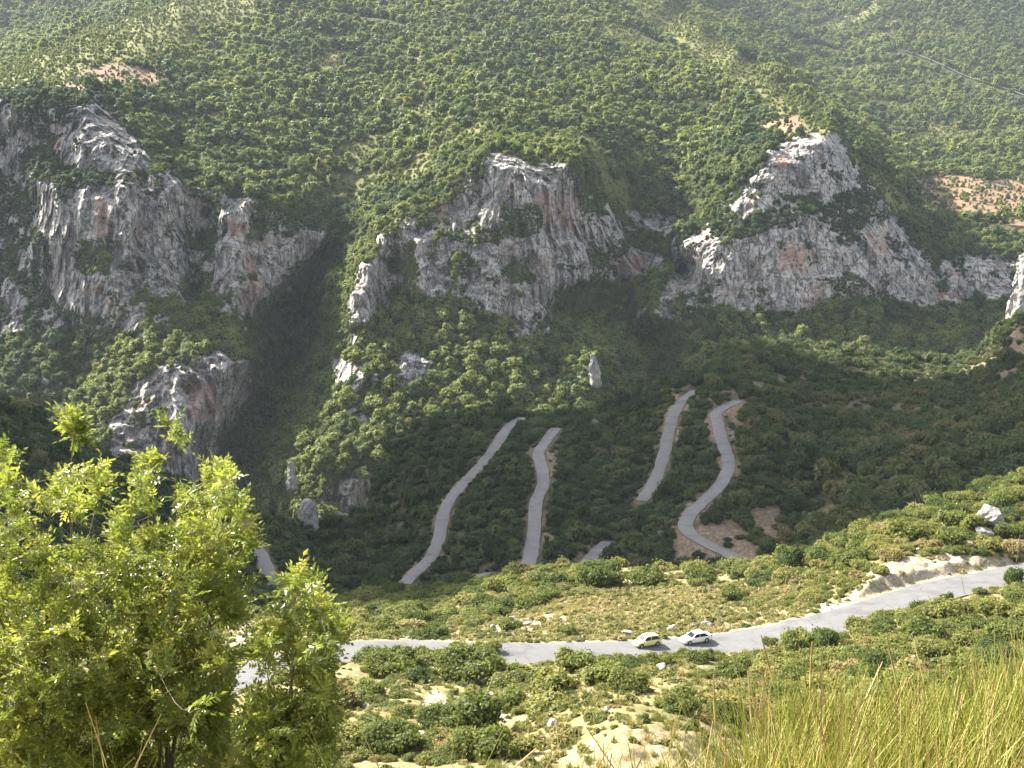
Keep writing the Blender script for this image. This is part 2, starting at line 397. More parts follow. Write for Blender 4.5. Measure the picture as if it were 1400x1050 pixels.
ROCK += [[(150,575),(185,540),(215,500),(342,490),(345,530),(305,600),(290,660),(200,665),(150,630)],
 [(-100,125),(0,122),(45,120),(80,118),(128,125),(160,165),(215,212),(250,250),(300,265),(360,275),(445,312),(440,340),(390,400),(350,440),(290,425),(255,450),(200,460),(60,465),(0,460),(-100,460)],
 [(662,212),(575,285),(545,297),(512,322),(488,358),(475,445),(500,452),(530,425),(548,402),(572,402),(700,452),(735,475),(755,462),(750,420),(790,386),(880,380),(935,372),(930,298),(860,292),(800,262),(775,222)],
 [(1050,205),(1110,182),(1145,185),(1170,215),(1200,262),(1245,320),(1290,360),(1350,345),(1385,355),(1385,412),(1290,425),(1215,408),(1130,418),(1080,432),(1000,424),(940,440),(892,432),(915,375),(940,330),(1000,265),(1040,235)]]
HOLES = [[(690,285),(735,285),(745,310),(720,325),(675,325)], [(600,312),(640,320),(668,312),(680,330),(640,332),(600,322)], [(620,350),(650,362),(640,385),(615,378)],
         [(95,352),(112,340),(150,345),(148,375),(118,378)], [(100,225),(130,240),(118,246),(88,240)], [(345,275),(362,285),(362,325),(342,325)], [(690,365),(720,352),(730,385),(700,390)],
         [(1120,385),(1160,375),(1190,392),(1150,400)], [(175,240),(200,232),(205,244),(180,247)]]
PINK = [[(735,258),(758,262),(785,290),(780,305),(742,302),(730,280)], [(600,280),(615,275),(612,300),(600,305)], [(312,300),(338,300),(338,322),(318,325)], [(335,330),(350,335),(350,375),(338,375)],
        [(340,380),(362,375),(362,405),(345,410)], [(130,265),(150,275),(150,325),(128,330)], [(1188,320),(1205,315),(1215,345),(1190,350)], [(1065,330),(1110,335),(1110,375),(1060,375)], [(1060,215),(1075,208),(1075,230),(1062,232)],
        [(250,520),(290,530),(300,570),(260,575)], [(835,350),(880,350),(880,370),(840,372)], [(70,190),(85,180),(78,215),(68,215)]]
SOIL1 = [[(100,108),(120,92),(160,88),(205,95),(222,108),(215,120),(180,118),(150,122),(125,112)], [(60,118),(95,112),(128,122),(125,128),(85,122)], [(1240,245),(1290,238),(1345,250),(1420,240),(1420,300),(1380,296),(1300,300),(1260,290)],
         [(1350,305),(1420,298),(1420,314),(1360,316)], [(1020,170),(1090,160),(1100,180),(1050,192)], [(1060,295),(1090,294),(1090,302),(1060,302)], [(640,183),(665,180),(668,192),(640,194)]]

U1 = np.arange(-110, 1511, 1.35); V1 = np.concatenate([np.arange(-150, -20, 3.0), np.arange(-20, 722, 1.35)])
gu, gv = np.meshgrid(U1, V1)
Y0 = far_rbf(gu, gv)
P0 = unproj(gu, gv, Y0)
x, y, z = P0[..., 0], P0[..., 1], P0[..., 2]
wu = gu+7*fbm(gu/22, gv/22, 0, 3, 5)+2*vnoise(gu/4, gv/4, 0, 9); wv = gv+7*fbm(gu/22, gv/22, 7, 3, 6)+2*vnoise(gu/4, gv/4, 3, 8)
rock1 = inany(wu, wv, ROCK) & ~inany(wu, wv, HOLES[:0])
scat = (fbm(x/26, y/26, z/40, 4, 31) > .33) & (gv > 330+.0*gu) & (gv < 620) & (Y0 < 880)
rock1 = (rock1 | scat).astype(np.float32)
def blur(a, n=1):
    for _ in range(n):
        b = np.pad(a, 1, mode='edge'); a = (b[1:-1, 1:-1]*2+b[:-2, 1:-1]+b[2:, 1:-1]+b[1:-1, :-2]+b[1:-1, 2:])/6
    return a
rs = blur(rock1, 5)
soil1 = blur(inany(wu, wv, SOIL1).astype(np.float32), 2)
pink1 = blur(inany(wu, wv, PINK).astype(np.float32), 9)
flute = ridged(x/17, y/17, z/60, 3, 41)
blocky = fbm(x/9, y/9, z/7, 4, 43)
flute3 = ridged(x/2.8, y/2.8, z/8, 2, 46)
flute2 = ridged(x/6.5, y/6.5, z/26, 2, 45)
blocky = fbm(x/9, y/9, z/16, 4, 43)
ledge = vnoise(x/70, y/70, z/9, 47)+.5*vnoise(x/30, y/30, z/4, 48)
big = fbm(x/55, y/55, z/80, 3, 49)
calm = 1-.5*sstep(870, 930, gu)
disp = rs*(-11*flute*calm-4.5*blocky-(1.2+2.2*(1-calm))*ledge-8*big-5*flute2*calm-1.9*flute3)+(1-rs)*(-7*fbm(x/60, y/60, z/60, 3, 51)*np.clip(Y0/900, .6, 2))
far_zone = sstep(-30, 20, gv)
Y1 = Y0+disp*(.35+.65*far_zone)
P1 = unproj(gu, gv, Y1)
CREST = [[(-60,112),(60,68),(190,16),(330,-40),(400,-30),(300,40),(200,80),(60,122),(-60,126)], [(880,-25),(928,6),(986,54),(1041,94),(1113,146),(1160,196),(1206,245),(1266,296),(1205,296),(1165,240),(1130,200),(1072,165),(1000,116),(925,64),(840,0)]]
scrub1 = blur(inany(wu, wv, CREST).astype(np.float32), 6)
open1 = fbm(x/75, y/75, z/75, 4, 57)
scrub1 = np.maximum(scrub1, .75*blur(((open1 > .24) & (Y0 > 930)).astype(np.float32), 3))
far_me = mesh_np('hills', P1, grid_faces(*gu.shape)[:, ::-1], [M['far']], attrs={'rock': rs, 'soil': soil1, 'pink': pink1, 'scrub': scrub1})
far_o = link('hills', far_me); tag(far_o, kind='structure')

# cell normals and areas for planting
def cells(P):
    a = P[1:, 1:]-P[:-1, :-1]; b = P[1:, :-1]-P[:-1, 1:]
    n = np.cross(a, b); A = np.linalg.norm(n, axis=-1)/2
    return n/np.maximum(A[..., None]*2, 1e-9), A

# ================================================================== VALLEY HILLSIDE (hairpin spur, shaded slopes)
SIL2 = np.array([(-300,440,300),(-150,500,315),(0,545,330),(40,568,335),(90,598,340),(150,628,345),(210,652,350),(260,672,355),(310,692,362),(345,702,372),(400,720,388),(440,716,395),(505,704,405),(522,640,430),(545,598,450),(580,574,465),(640,560,480),(700,557,490),(760,574,480),(800,570,475),(850,547,470),(905,524,455),(945,519,445),(975,500,470),(1000,477,520),(1050,472,560),(1100,472,580),(1150,476,590),(1200,486,600),(1250,489,610),(1300,491,610),(1340,478,580),(1360,452,560),(1400,425,550),(1500,395,540),(1700,350,520)], float)
def vs2(u): return np.interp(u, SIL2[:, 0], SIL2[:, 1])
VAL = """985,545,405 990,760,290 940,720,310 985,660,345 975,580,390 935,535,430 905,620,385 880,690,350 820,745,320 790,780,305 755,590,425 735,660,372 728,750,320
705,572,455 620,680,385 600,730,355 560,795,325 660,785,310 450,760,370 340,720,352 365,775,302 0,600,300 0,700,220 200,700,290 300,760,270 450,860,285 500,720,410 440,730,392
480,700,412 1100,700,330 1200,640,345 1100,745,290 1300,600,372 1400,560,395 1200,540,480 1040,700,318 1030,620,360 1030,560,400 1060,500,490 1300,520,520 1400,490,500 1200,700,300 1400,640,320
700,900,250 500,900,265 1000,900,230 1400,900,230 0,900,150 1700,600,350 -300,700,200 600,850,290 850,840,275"""
VAL = [tuple(map(float, t.split(','))) for t in VAL.split()]+[tuple(p) for p in SIL2]
val_rbf = RBF(VAL)
U2 = np.arange(-290, 1690, 1.9); NT = 230; NBK = 26
T2 = np.linspace(0, 1, NT)
vs = vs2(U2)+1.5*vnoise(U2/9, 0, 0, 61)+3*vnoise(U2/40, 0, 0, 62)
tv = vs[None]+(915-vs)[None]*T2[:, None]**1.12
gu2 = np.broadcast_to(U2[None], tv.shape)
Y2 = val_rbf(gu2, tv)
P2 = unproj(gu2, tv, Y2)
edge = sstep(0, .08, T2)[:, None]
P2[..., 2] += (1.6*fbm(P2[..., 0]/26, P2[..., 1]/26, 0, 4, 65))*edge
# back of the spur: falls away behind its crest
k = np.linspace(1, 0, NBK+1)[:-1][:, None]**1.4
run = 150*k
dirx = (U2-700)/F
back = np.stack([P2[0, :, 0][None]+run*dirx[None], P2[0, :, 1][None]+run, P2[0, :, 2][None]-run*.55-14*k], -1)
back[..., 2] += 2.5*fbm(back[..., 0]/26, back[..., 1]/26, 0, 4, 65)*(1-np.exp(-run/20))
G2 = np.concatenate([back, P2], 0)

def smooth_poly(pts, step=1.5, it=3):
    p = np.array(pts, float)
    # Catmull-Rom
    q = np.vstack([2*p[0]-p[1], p, 2*p[-1]-p[-2]]); out = []
    for i in range(1, len(q)-2):
        n = max(2, int(np.linalg.norm(q[i+1]-q[i])/step))
        t = np.linspace(0, 1, n, endpoint=False)[:, None]
        out.append(.5*((2*q[i])+(-q[i-1]+q[i+1])*t+(2*q[i-1]-5*q[i]+4*q[i+1]-q[i+2])*t*t+(-q[i-1]+3*q[i]-3*q[i+1]+q[i+2])*t**3))
    out.append(q[-2][None]); return np.vstack(out)

HAIR = [
 [(1040,775),(1010,766),(990,757),(962,744),(942,729),(937,714),(950,697),(970,680),(988,660),(996,640),(994,620),(986,600),(981,580),(979,562),(986,551),(1000,546),(1010,545)],
 [(952,528),(937,540),(924,560),(915,590),(907,625),(896,655),(884,680),(873,697)],
 [(832,736),(820,747),(806,765),(792,785),(770,812)],
 [(760,586),(745,602),(736,620),(741,640),(745,655),(737,675),(732,695),(730,722),(727,752),(718,790)],
 [(716,570),(698,578),(684,598),(665,625),(642,650),(624,675),(610,695),(603,720),(597,745),(583,770),(562,792),(545,815)],
 [(635,800),(655,787),(680,781),(700,786)],
 [(322,700),(335,722),(350,747),(366,778),(380,812)]]
lines2 = []
for s in HAIR:
    uv = smooth_poly(s, 6)
    Yl = val_rbf(uv[:, 0], np.maximum(uv[:, 1], vs2(uv[:, 0])+2))
    p = unproj(uv[:, 0], uv[:, 1], Yl)
    p = smooth_poly(p[::3] if len(p) > 12 else p, 1.0)
    for _ in range(6):
        p[1:-1] = (p[:-2]+2*p[1:-1]+p[2:])/4
    kk = 25
    zz = np.pad(p[:, 2], kk, mode='edge'); p[:, 2] = np.convolve(zz, np.ones(2*kk+1)/(2*kk+1), 'valid')
    lines2.append(p)
def nearest(XY, line):
    """distance to a polyline given by dense points, and index of nearest"""
    D = np.full(len(XY), 1e9); I = np.zeros(len(XY), int)
    lo = line[:, :2].min(0)-16; hi = line[:, :2].max(0)+16
    m = np.where((XY[:, 0] > lo[0]) & (XY[:, 0] < hi[0]) & (XY[:, 1] > lo[1]) & (XY[:, 1] < hi[1]))[0]
    for i in range(0, len(m), 4000):
        j = m[i:i+4000]
        d = np.hypot(XY[j, 0][:, None]-line[None, :, 0], XY[j, 1][:, None]-line[None, :, 1])
        I[j] = d.argmin(1); D[j] = d.min(1)
    return D, I
def side_of(XY, line, I):
    t = np.gradient(line[:, :2], axis=0)[I]; d = XY-line[I, :2]
    return np.sign(t[:, 0]*d[:, 1]-t[:, 1]*d[:, 0])

def carve(G, lines, hw, cut, fill, drop=.25):
    sh = G.shape; g = G.reshape(-1, 3).copy(); D = np.full(len(g), 1e9)
    for L in lines:
        d, I = nearest(g[:, :2], L)
        zr = L[I, 2]-drop
        dz = g[:, 2]-zr
        free = np.maximum(d-hw, 0)
        hi = zr+free*cut; lo = zr-free*fill
        near = d < 14
        # only where this surface is close to the road's own height
        near &= np.abs(dz) < 14
        g[near, 2] = np.clip(g[near, 2], lo[near], hi[near])
        D = np.minimum(D, np.where(near, d, 1e9))
    return g.reshape(sh), D.reshape(sh[:2])
HW2 = 2.25
G2, D2 = carve(G2, lines2, HW2+.9, 1.1, .8)
uu2, vv2 = proj(G2)
SOIL2 = [[(915,740),(935,720),(945,735),(985,765),(950,775),(915,765)], [(950,735),(965,705),(1000,700),(1030,745),(1060,770),(1010,765),(975,750)], [(1005,545),(1020,550),(1012,600),(1000,600),(992,560)],
         [(960,545),(975,530),(1010,532),(1015,545)], [(905,545),(915,528),(950,522),(970,527),(950,532),(925,545)], [(748,615),(765,612),(768,640),(752,655)], [(745,725),(760,700),(758,735),(745,750)],
         [(1020,700),(1060,690),(1090,720),(1060,760)], [(1368,470),(1385,450),(1420,440),(1420,492),(1390,490)], [(1268,482),(1294,482),(1288,491),(1270,491)], [(630,800),(645,785),(655,780),(650,800)], [(780,770),(800,745),(812,740),(790,780)]]
w2u = uu2+6*fbm(uu2/14, vv2/14, 0, 3, 71); w2v = vv2+6*fbm(uu2/14, vv2/14, 5, 3, 72)
soil2 = inany(w2u, w2v, SOIL2).astype(np.float32)
rim = 1-sstep(HW2+.6, HW2+2.2, D2+2.4*vnoise(G2[..., 0]/9, G2[..., 1]/9, 0, 73))
rim = rim*np.where(uu2 > 905, 1.0, .45)
soil2 = np.maximum(blur(soil2, 2), rim)
sp = (fbm(G2[..., 0]/11, G2[..., 1]/11, 0, 3, 77) > np.where(vv2 < 575, .12, .34)) & (uu2 > 1000)
soil2 = np.maximum(soil2, blur(sp.astype(np.float32), 2)*.7)
val_o = link('valley_ground', mesh_np('valley_ground', G2, grid_faces(*G2.shape[:2])[:, ::-1], [M['valley']], smooth=True, attrs={'soil': soil2})); tag(val_o, kind='structure')

def ribbon(lines, hw, z=0.0, nx=9, rag=.25):
    V = []; Fc = []; A = []; o = 0
    for L in lines:
        t = np.gradient(L[:, :2], axis=0); t /= np.linalg.norm(t, axis=1)[:, None]
        n = np.stack([-t[:, 1], t[:, 0]], -1)
        w = np.linspace(-1, 1, nx)
        wid = np.full((len(L), nx), hw)
        wid[:, 0] += rag*vnoise(np.arange(len(L))/3.0, o, 0, 3); wid[:, -1] += rag*vnoise(np.arange(len(L))/3.0, o, 5, 4)
        X = L[:, None, :2]+n[:, None]*(w[None, :]*wid)[..., None]
        Z = (L[:, 2]+z)[:, None]+.05*(1-w**2)[None]
        V.append(np.concatenate([X, Z[..., None]], -1).reshape(-1, 3)); A.append(np.broadcast_to((w+1)/2, (len(L), nx)).ravel())
        Fc.append(grid_faces(len(L), nx)+o); o += len(L)*nx
    return np.concatenate(V), np.concatenate(Fc), np.concatenate(A)
V, Fc, A = ribbon(lines2, HW2)
tag(link('hairpin_road', mesh_np('hairpin_road', V, Fc[:, ::-1], [M['road2']], smooth=True, attrs={'across': A})), kind='structure')

# ================================================================== FOREGROUND SLOPE WITH THE MAIN ROAD
SIL3 = np.array([(-400,830,190),(0,845,195),(200,845,200),(300,842,206),(400,836,215),(450,826,225),(520,812,232),(580,812,228),(640,800,222),(700,790,218),(760,784,216),(820,779,215),(900,784,213),(960,781,212),(1000,773,212),(1050,766,208),(1100,757,206),(1150,737,208),(1200,715,212),(1250,699,216),(1300,681,221),(1350,666,226),(1400,650,231),(1500,618,240),(1800,520,260)], float)
MAIN = [(1750,700,215),(1550,748,192),(1400,783,175),(1280,807,165),(1150,848,152),(1050,871,148),(1000,880,146),(880,889,142),(760,893.5,139),(640,893,137),(540,889,137),(480,889,135),(400,903,130),(310,934,122),(210,972,112),(80,1025,101),(-120,1100,88)]
FORE = """700,1050,78 700,970,105 450,1050,79 1000,1050,80 1000,950,112 1200,900,128 1400,860,138 500,950,112 300,1000,95 850,830,178 1200,790,166 1350,720,195 1300,760,180
0,950,112 0,1050,84 1400,1050,78 1400,950,106 -300,1000,96 1700,900,118 1700,1050,78 850,985,86 850,1020,78 760,1040,79 950,1000,84 700,1135,58 0,1135,60 1400,1135,58 -400,1135,60 1800,1135,58
600,850,188 520,850,186 700,850,172 950,830,172 1100,810,170 0,900,140 1000,815,185"""
FORE = [tuple(map(float, t.split(','))) for t in FORE.split()]+[tuple(p) for p in SIL3]+MAIN
fore_rbf = RBF(FORE)
def vs3(u): return np.interp(u, SIL3[:, 0], SIL3[:, 1])
U3 = np.arange(-390, 1790, 2.2); NT3 = 260; NB3 = 24
T3 = np.linspace(0, 1, NT3)
vs = vs3(U3)
tv = vs[None]+(1135-vs)[None]*T3[:, None]
gu3 = np.broadcast_to(U3[None], tv.shape)
P3 = unproj(gu3, tv, fore_rbf(gu3, tv))
hum = .55*fbm(P3[..., 0]/9, P3[..., 1]/9, 0, 4, 81)+.16*fbm(P3[..., 0]/1.6, P3[..., 1]/1.6, 0, 3, 83)+.8*fbm(P3[..., 0]/30, P3[..., 1]/30, 0, 2, 84)
P3[..., 2] += hum
k = np.linspace(1, 0, NB3+1)[:-1][:, None]**1.4
run = 110*k; dirx = (U3-700)/F
back = np.stack([P3[0, :, 0][None]+run*dirx[None], P3[0, :, 1][None]+run, P3[0, :, 2][None]-run*.62-6*k], -1)
G3 = np.concatenate([back, P3], 0)
lm = np.array([tuple(unproj(*p)) for p in MAIN])
lm = smooth_poly(lm, 1.0)
for _ in range(40): lm[1:-1] = (lm[:-2]+2*lm[1:-1]+lm[2:])/4
HW3 = 3.6
G3, D3 = carve(G3, [lm], HW3+1.1, .8, .7, .2)
uu3, vv3 = proj(G3)
w3u = uu3+7*fbm(uu3/16, vv3/16, 0, 3, 91); w3v = vv3+4*fbm(uu3/16, vv3/16, 5, 3, 92)
PALE = [[(655,864),(700,848),(760,838),(795,842),(740,857),(690,868)], [(1160,815),(1190,780),(1230,762),(1290,754),(1345,760),(1400,766),(1400,782),(1330,790),(1250,808),(1150,842),(1090,852),(1100,835)],
        [(440,852),(500,850),(560,868),(580,884),(520,874),(460,868)], [(595,880),(618,886),(628,895),(612,915),(605,925),(600,905)], [(570,955),(600,945),(620,960),(590,975)], [(630,975),(690,962),(700,978),(650,990)],
        [(700,940),(735,935),(745,955),(715,960)], [(530,990),(570,985),(590,1010),(545,1015)], [(470,940),(500,935),(510,955),(480,960)], [(1000,890),(1040,930),(1020,945),(985,930)], [(630,1010),(680,1005),(690,1030),(640,1035)], [(300,850),(420,850),(420,868),(320,880)]]
SAND = [[(745,1070),(760,1042),(790,1016),(830,1000),(880,994),(930,990),(985,996),(1040,1015),(1070,1070)], [(1180,805),(1230,765),(1290,757),(1390,766),(1390,780),(1250,806),(1120,845)], [(980,845),(1050,848),(1060,858),(985,866)]]
pale3 = blur(inany(w3u, w3v, PALE).astype(np.float32), 2); sand3 = blur(inany(w3u, w3v, SAND).astype(np.float32), 2)
bare3 = np.maximum(pale3, sand3)*sstep(HW3+1.2, HW3+3.0, D3)
G3[..., 2] += bare3*(.55*fbm(G3[..., 0]/2.2, G3[..., 1]/2.2, 0, 4, 97)+.35*ridged(G3[..., 0]/3.5, G3[..., 1]/3.5, 0, 2, 98)-.15)
verge = 1-sstep(HW3+.3, HW3+2.4, D3+1.6*vnoise(G3[..., 0]/4, G3[..., 1]/4, 0, 93))
pale3 = np.maximum(pale3, verge*.9)
fore_o = link('foreground_ground', mesh_np('foreground_ground', G3, grid_faces(*G3.shape[:2])[:, ::-1], [M['fore']], smooth=True, attrs={'soil': pale3, 'sand': sand3})); tag(fore_o, kind='structure')
V, Fc, A = ribbon([lm], HW3)
tag(link('road', mesh_np('road', V, Fc[:, ::-1], [M['road']], smooth=True, attrs={'across': A})), kind='structure')

# the ledge at the viewpoint, falling steeply to the slope below
xs = np.linspace(-110, 110, 260); xs = np.sign(xs)*np.abs(xs)**1.6/110**.6
ys = np.concatenate([np.linspace(-25, 0, 20), np.linspace(.15, 8, 70), np.linspace(8.3, 74, 90)])
gx, gy = np.meshgrid(xs, ys)
prof = np.array([(-25,2.0),(-10,-.6),(0,-1.62),(1.5,-1.72),(2.6,-1.95),(4,-2.75),(6,-4.2),(12,-8.7),(25,-17.6),(45,-30.5),(66,-43.6),(74,-49)])
gz = np.interp(gy, prof[:, 0], prof[:, 1])
gz = gz+(.05*fbm(gx/.8, gy/.8, 0, 4, 95)+.25*fbm(gx/6, gy/6, 0, 3, 96)*sstep(3, 10, gy))
G4 = np.stack([gx, gy, gz], -1)
led_o = link('ledge_ground', mesh_np('ledge_ground', G4, grid_faces(*gx.shape)[:, ::-1], [M['fore']], smooth=True, attrs={'soil': np.zeros(gx.shape), 'sand': np.zeros(gx.shape)})); tag(led_o, kind='structure')

# dirt tracks far up the hillside
TR = [[(468,14),(500,20),(530,24),(565,29)], [(880,50),(905,55),(935,60)], [(1100,58),(1135,64),(1180,72)], [(1225,66),(1262,78),(1290,90),(1325,106),(1365,118),(1410,134)], [(1345,312),(1400,307),(1450,306)]]
tl = []
for s in TR:
    uv = smooth_poly(s, 3)
    iu = np.clip(np.round((uv[:, 0]-U1[0])/1.35).astype(int), 0, len(U1)-1); iv = np.clip(np.searchsorted(V1, uv[:, 1]), 0, len(V1)-1)
    Yt = Y1[iv, iu]; Yt = np.convolve(np.pad(Yt, 4, mode='edge'), np.ones(9)/9, 'valid')-6
    tl.append(unproj(uv[:, 0], uv[:, 1], Yt))
V, Fc, A = ribbon(tl, 1.9, 1.0, 5, .8)
tag(link('dirt_track', mesh_np('dirt_track', V, Fc[:, ::-1], [M['track']], smooth=True, attrs={'across': A})), kind='structure')
TRACK_UV = [smooth_poly(s, 2) for s in TR]
# ================================================================== FOLIAGE BUILDERS
_ico = {}
def ico(sub):
    if sub not in _ico:
        bm = bmesh.new(); bmesh.ops.create_icosphere(bm, subdivisions=sub, radius=1)
        _ico[sub] = (np.array([v.co[:] for v in bm.verts]), np.array([[v.index for v in f.verts] for f in bm.faces])); bm.free()
    return _ico[sub]

def leaf_clump(lobes, n, size, r, up=.25, aspect=.6, spread=.12, rnd=.55, hang=0.0):
    """n small leaf-sized quads on the outside of a bunch of rounded lobes"""
    L = np.array(lobes, float)           # x y z rx ry rz
    wt = (L[:, 3]*L[:, 4]+L[:, 4]*L[:, 5]+L[:, 3]*L[:, 5]); k = r.choice(len(L), n, p=wt/wt.sum())
    d = r.normal(size=(n, 3)); d[:, 2] = np.where(r.random(n) < up, np.abs(d[:, 2]), d[:, 2]); d /= np.linalg.norm(d, axis=1)[:, None]
    lump = 1+.16*vnoise(d[:, 0]*3+k*7, d[:, 1]*3, d[:, 2]*3, 5)
    p = L[k, :3]+d*L[k, 3:]*(lump*(1-spread*np.abs(r.normal(size=n))+.05*r.normal(size=n)))[:, None]
    out = r.random(n) < .10; p = p+d*(out*r.uniform(.04, .22, n))[:, None]
    nr = d/L[k, 3:]; nr /= np.linalg.norm(nr, axis=1)[:, None]
    nr = nr+rnd*r.normal(size=(n, 3)); nr[:, 2] += .25; nr /= np.linalg.norm(nr, axis=1)[:, None]
    t = np.cross(nr, r.normal(size=(n, 3))); t /= np.linalg.norm(t, axis=1)[:, None]; b = np.cross(nr, t)
    s = size*r.uniform(.6, 1.35, n)[:, None]
    bend = nr*s*.3
    V = np.stack([p-t*s, p+b*s*aspect-bend*.4, p+t*s, p-b*s*aspect-bend*.4], 1).reshape(-1, 3)
    return V, np.arange(n*4).reshape(-1, 4)

def lobed_core(lobes, f, sub=1, seed=0):
    v, t = ico(sub); V = []; T = []
    for i, L in enumerate(lobes):
        w = 1+.18*vnoise(v[:, 0]*2+i*3, v[:, 1]*2, v[:, 2]*2, seed)
        V.append(np.array(L[:3])+v*np.array(L[3:])*f*w[:, None]); T.append(t+i*len(v))
    return np.concatenate(V), np.concatenate(T)

def taper(p0, p1, r0, r1, n=6):
    p0 = np.array(p0, float); p1 = np.array(p1, float); d = p1-p0; d /= np.linalg.norm(d)
    a = np.cross(d, [0.3, .5, .81]); a /= np.linalg.norm(a); b = np.cross(d, a)
    t = np.arange(n)*2*math.pi/n; c = np.cos(t)[:, None]*a+np.sin(t)[:, None]*b
    V = np.concatenate([p0+c*r0, p1+c*r1]); i = np.arange(n); j = (i+1) % n
    return V, np.stack([i, j, j+n, i+n], -1)

def join(parts):
    V = []; Q = []; T = []; mq = []; mt = []; o = 0
    for v, f, m in parts:
        V.append(v); f = np.asarray(f)+o
        (Q if f.shape[1] == 4 else T).append(f); (mq if f.shape[1] == 4 else mt).extend([m]*len(f)); o += len(v)
    Fs = []; mi = []
    if Q: Fs.append(np.concatenate(Q)); mi += mq
    if T: Fs.append(np.concatenate(T)); mi += mt
    return np.concatenate(V), Fs, mi

def bush_lobes(r, n, flat=.8, spread=.55):
    L = [(0, 0, .38*flat, .62, .62, .55*flat)]
    for i in range(n):
        a = 2*math.pi*(i+r.uniform(-.3, .3))/n; d = spread*r.uniform(.6, 1.1); s = r.uniform(.30, .5)
        L.append((d*math.cos(a), d*math.sin(a), flat*r.uniform(.22, .75), s, s*r.uniform(.8, 1.15), s*r.uniform(.75, 1.1)*flat))
    return L

def bush_mesh(name, leafm, seed, n=1200, size=.085, lob=8, flat=.85, spread=.55, sub=1, cf=.8, rnd=.6):
    r = np.random.default_rng(seed); L = bush_lobes(r, lob, flat, spread)
    V, Fq = leaf_clump(L, n, size, r, rnd=rnd)
    cv, ct = lobed_core(L, cf, sub, seed)
    v, f, mi = join([(V, Fq, 0), (cv, ct, 1)])
    return mesh_np(name, v, f, [leafm, M['core']], mi)

def tree_mesh(name, leafm, seed, n=420, size=.17, lob=9, tall=1.15, sub=1):
    """crown about 2 wide and 2*tall high on a short trunk; base at z = 0"""
    r = np.random.default_rng(seed); L = [(0, 0, .95*tall, .6, .6, .7*tall)]
    for i in range(lob):
        a = r.uniform(0, 2*math.pi); h = r.uniform(.45, 1.65)*tall; w = math.sin(min(1, max(.1, (h/tall-.1)/1.75))*math.pi)
        d = .62*w*r.uniform(.7, 1.15); s = r.uniform(.28, .5)
        L.append((d*math.cos(a), d*math.sin(a), h, s, s, s*r.uniform(.8, 1.1)))
    V, Fq = leaf_clump(L, n, size, r, rnd=.5)
    cv, ct = lobed_core(L, .8, sub, seed)
    tv, tf = taper((0, 0, -.5), (0, 0, .9*tall), .09, .06, 6)
    v, f, mi = join([(V, Fq, 0), (cv, ct, 1), (tv, tf, 2)])
    return mesh_np(name, v, f, [leafm, M['core'], M['bark']], mi)

def scatter_object(name, P, scl, rot, tone, idx, protos, label=None):
    """one object: geometry nodes put one of the prototypes on every vertex"""
    n = len(P)
    me = bpy.data.meshes.new(name); me.vertices.add(n); me.vertices.foreach_set('co', np.asarray(P, np.float32).ravel())
    for k, t, a in (('scl', 'FLOAT_VECTOR', scl), ('rot', 'FLOAT_VECTOR', rot)):
        at = me.attributes.new(k, t, 'POINT'); at.data.foreach_set('vector', np.asarray(a, np.float32).ravel())
    at = me.attributes.new('tone', 'FLOAT', 'POINT'); at.data.foreach_set('value', np.asarray(tone, np.float32))
    at = me.attributes.new('idx', 'INT', 'POINT'); at.data.foreach_set('value', np.asarray(idx, np.int32))
    o = link(name, me)
    col = bpy.data.collections.new(name+'_sources')
    for i, m in enumerate(protos):
        so_ = bpy.data.objects.new('%s_%02d' % (name, i), m); col.objects.link(so_)
    ng = bpy.data.node_groups.new(name, 'GeometryNodeTree')
    ng.interface.new_socket('Geometry', in_out='INPUT', socket_type='NodeSocketGeometry'); ng.interface.new_socket('Geometry', in_out='OUTPUT', socket_type='NodeSocketGeometry')
    N = ng.nodes; gi = N.new('NodeGroupInput'); go = N.new('NodeGroupOutput')
    ip = N.new('GeometryNodeInstanceOnPoints'); ci = N.new('GeometryNodeCollectionInfo')
    ci.inputs['Collection'].default_value = col; ci.inputs['Separate Children'].default_value = True; ci.inputs['Reset Children'].default_value = True
    def na(nm, t):
        a = N.new('GeometryNodeInputNamedAttribute'); a.data_type = t; a.inputs['Name'].default_value = nm; return a.outputs['Attribute']
    lk = ng.links.new
    lk(gi.outputs[0], ip.inputs['Points']); lk(ci.outputs[0], ip.inputs['Instance']); ip.inputs['Pick Instance'].default_value = True
    lk(na('idx', 'INT'), ip.inputs['Instance Index']); lk(na('rot', 'FLOAT_VECTOR'), ip.inputs['Rotation']); lk(na('scl', 'FLOAT_VECTOR'), ip.inputs['Scale'])
    lk(ip.outputs[0], go.inputs[0])
    md = o.modifiers.new('scatter', 'NODES'); md.node_group = ng
    return tag(o, kind='stuff', label=label)

def thin(P, rad, r, order=None):
    """keep points that stay apart: dart throwing with a hash grid"""
    cs = float(np.max(rad))*2; H = {}; keep = []
    for i in (order if order is not None else r.permutation(len(P))):
        q = P[i]; ra = rad[i]; c = (int(q[0]//cs), int(q[1]//cs), int(q[2]//cs)); ok = True
        for a in (-1, 0, 1):
            for b in (-1, 0, 1):
                for d in (-1, 0, 1):
                    for j in H.get((c[0]+a, c[1]+b, c[2]+d), ()):
                        w = P[j]-q; lim = ra+rad[j]
                        if w[0]*w[0]+w[1]*w[1]+w[2]*w[2] < lim*lim: ok = False; break
                    if not ok: break
                if not ok: break
            if not ok: break
        if ok: keep.append(i); H.setdefault(c, []).append(i)
    return np.array(keep, int)

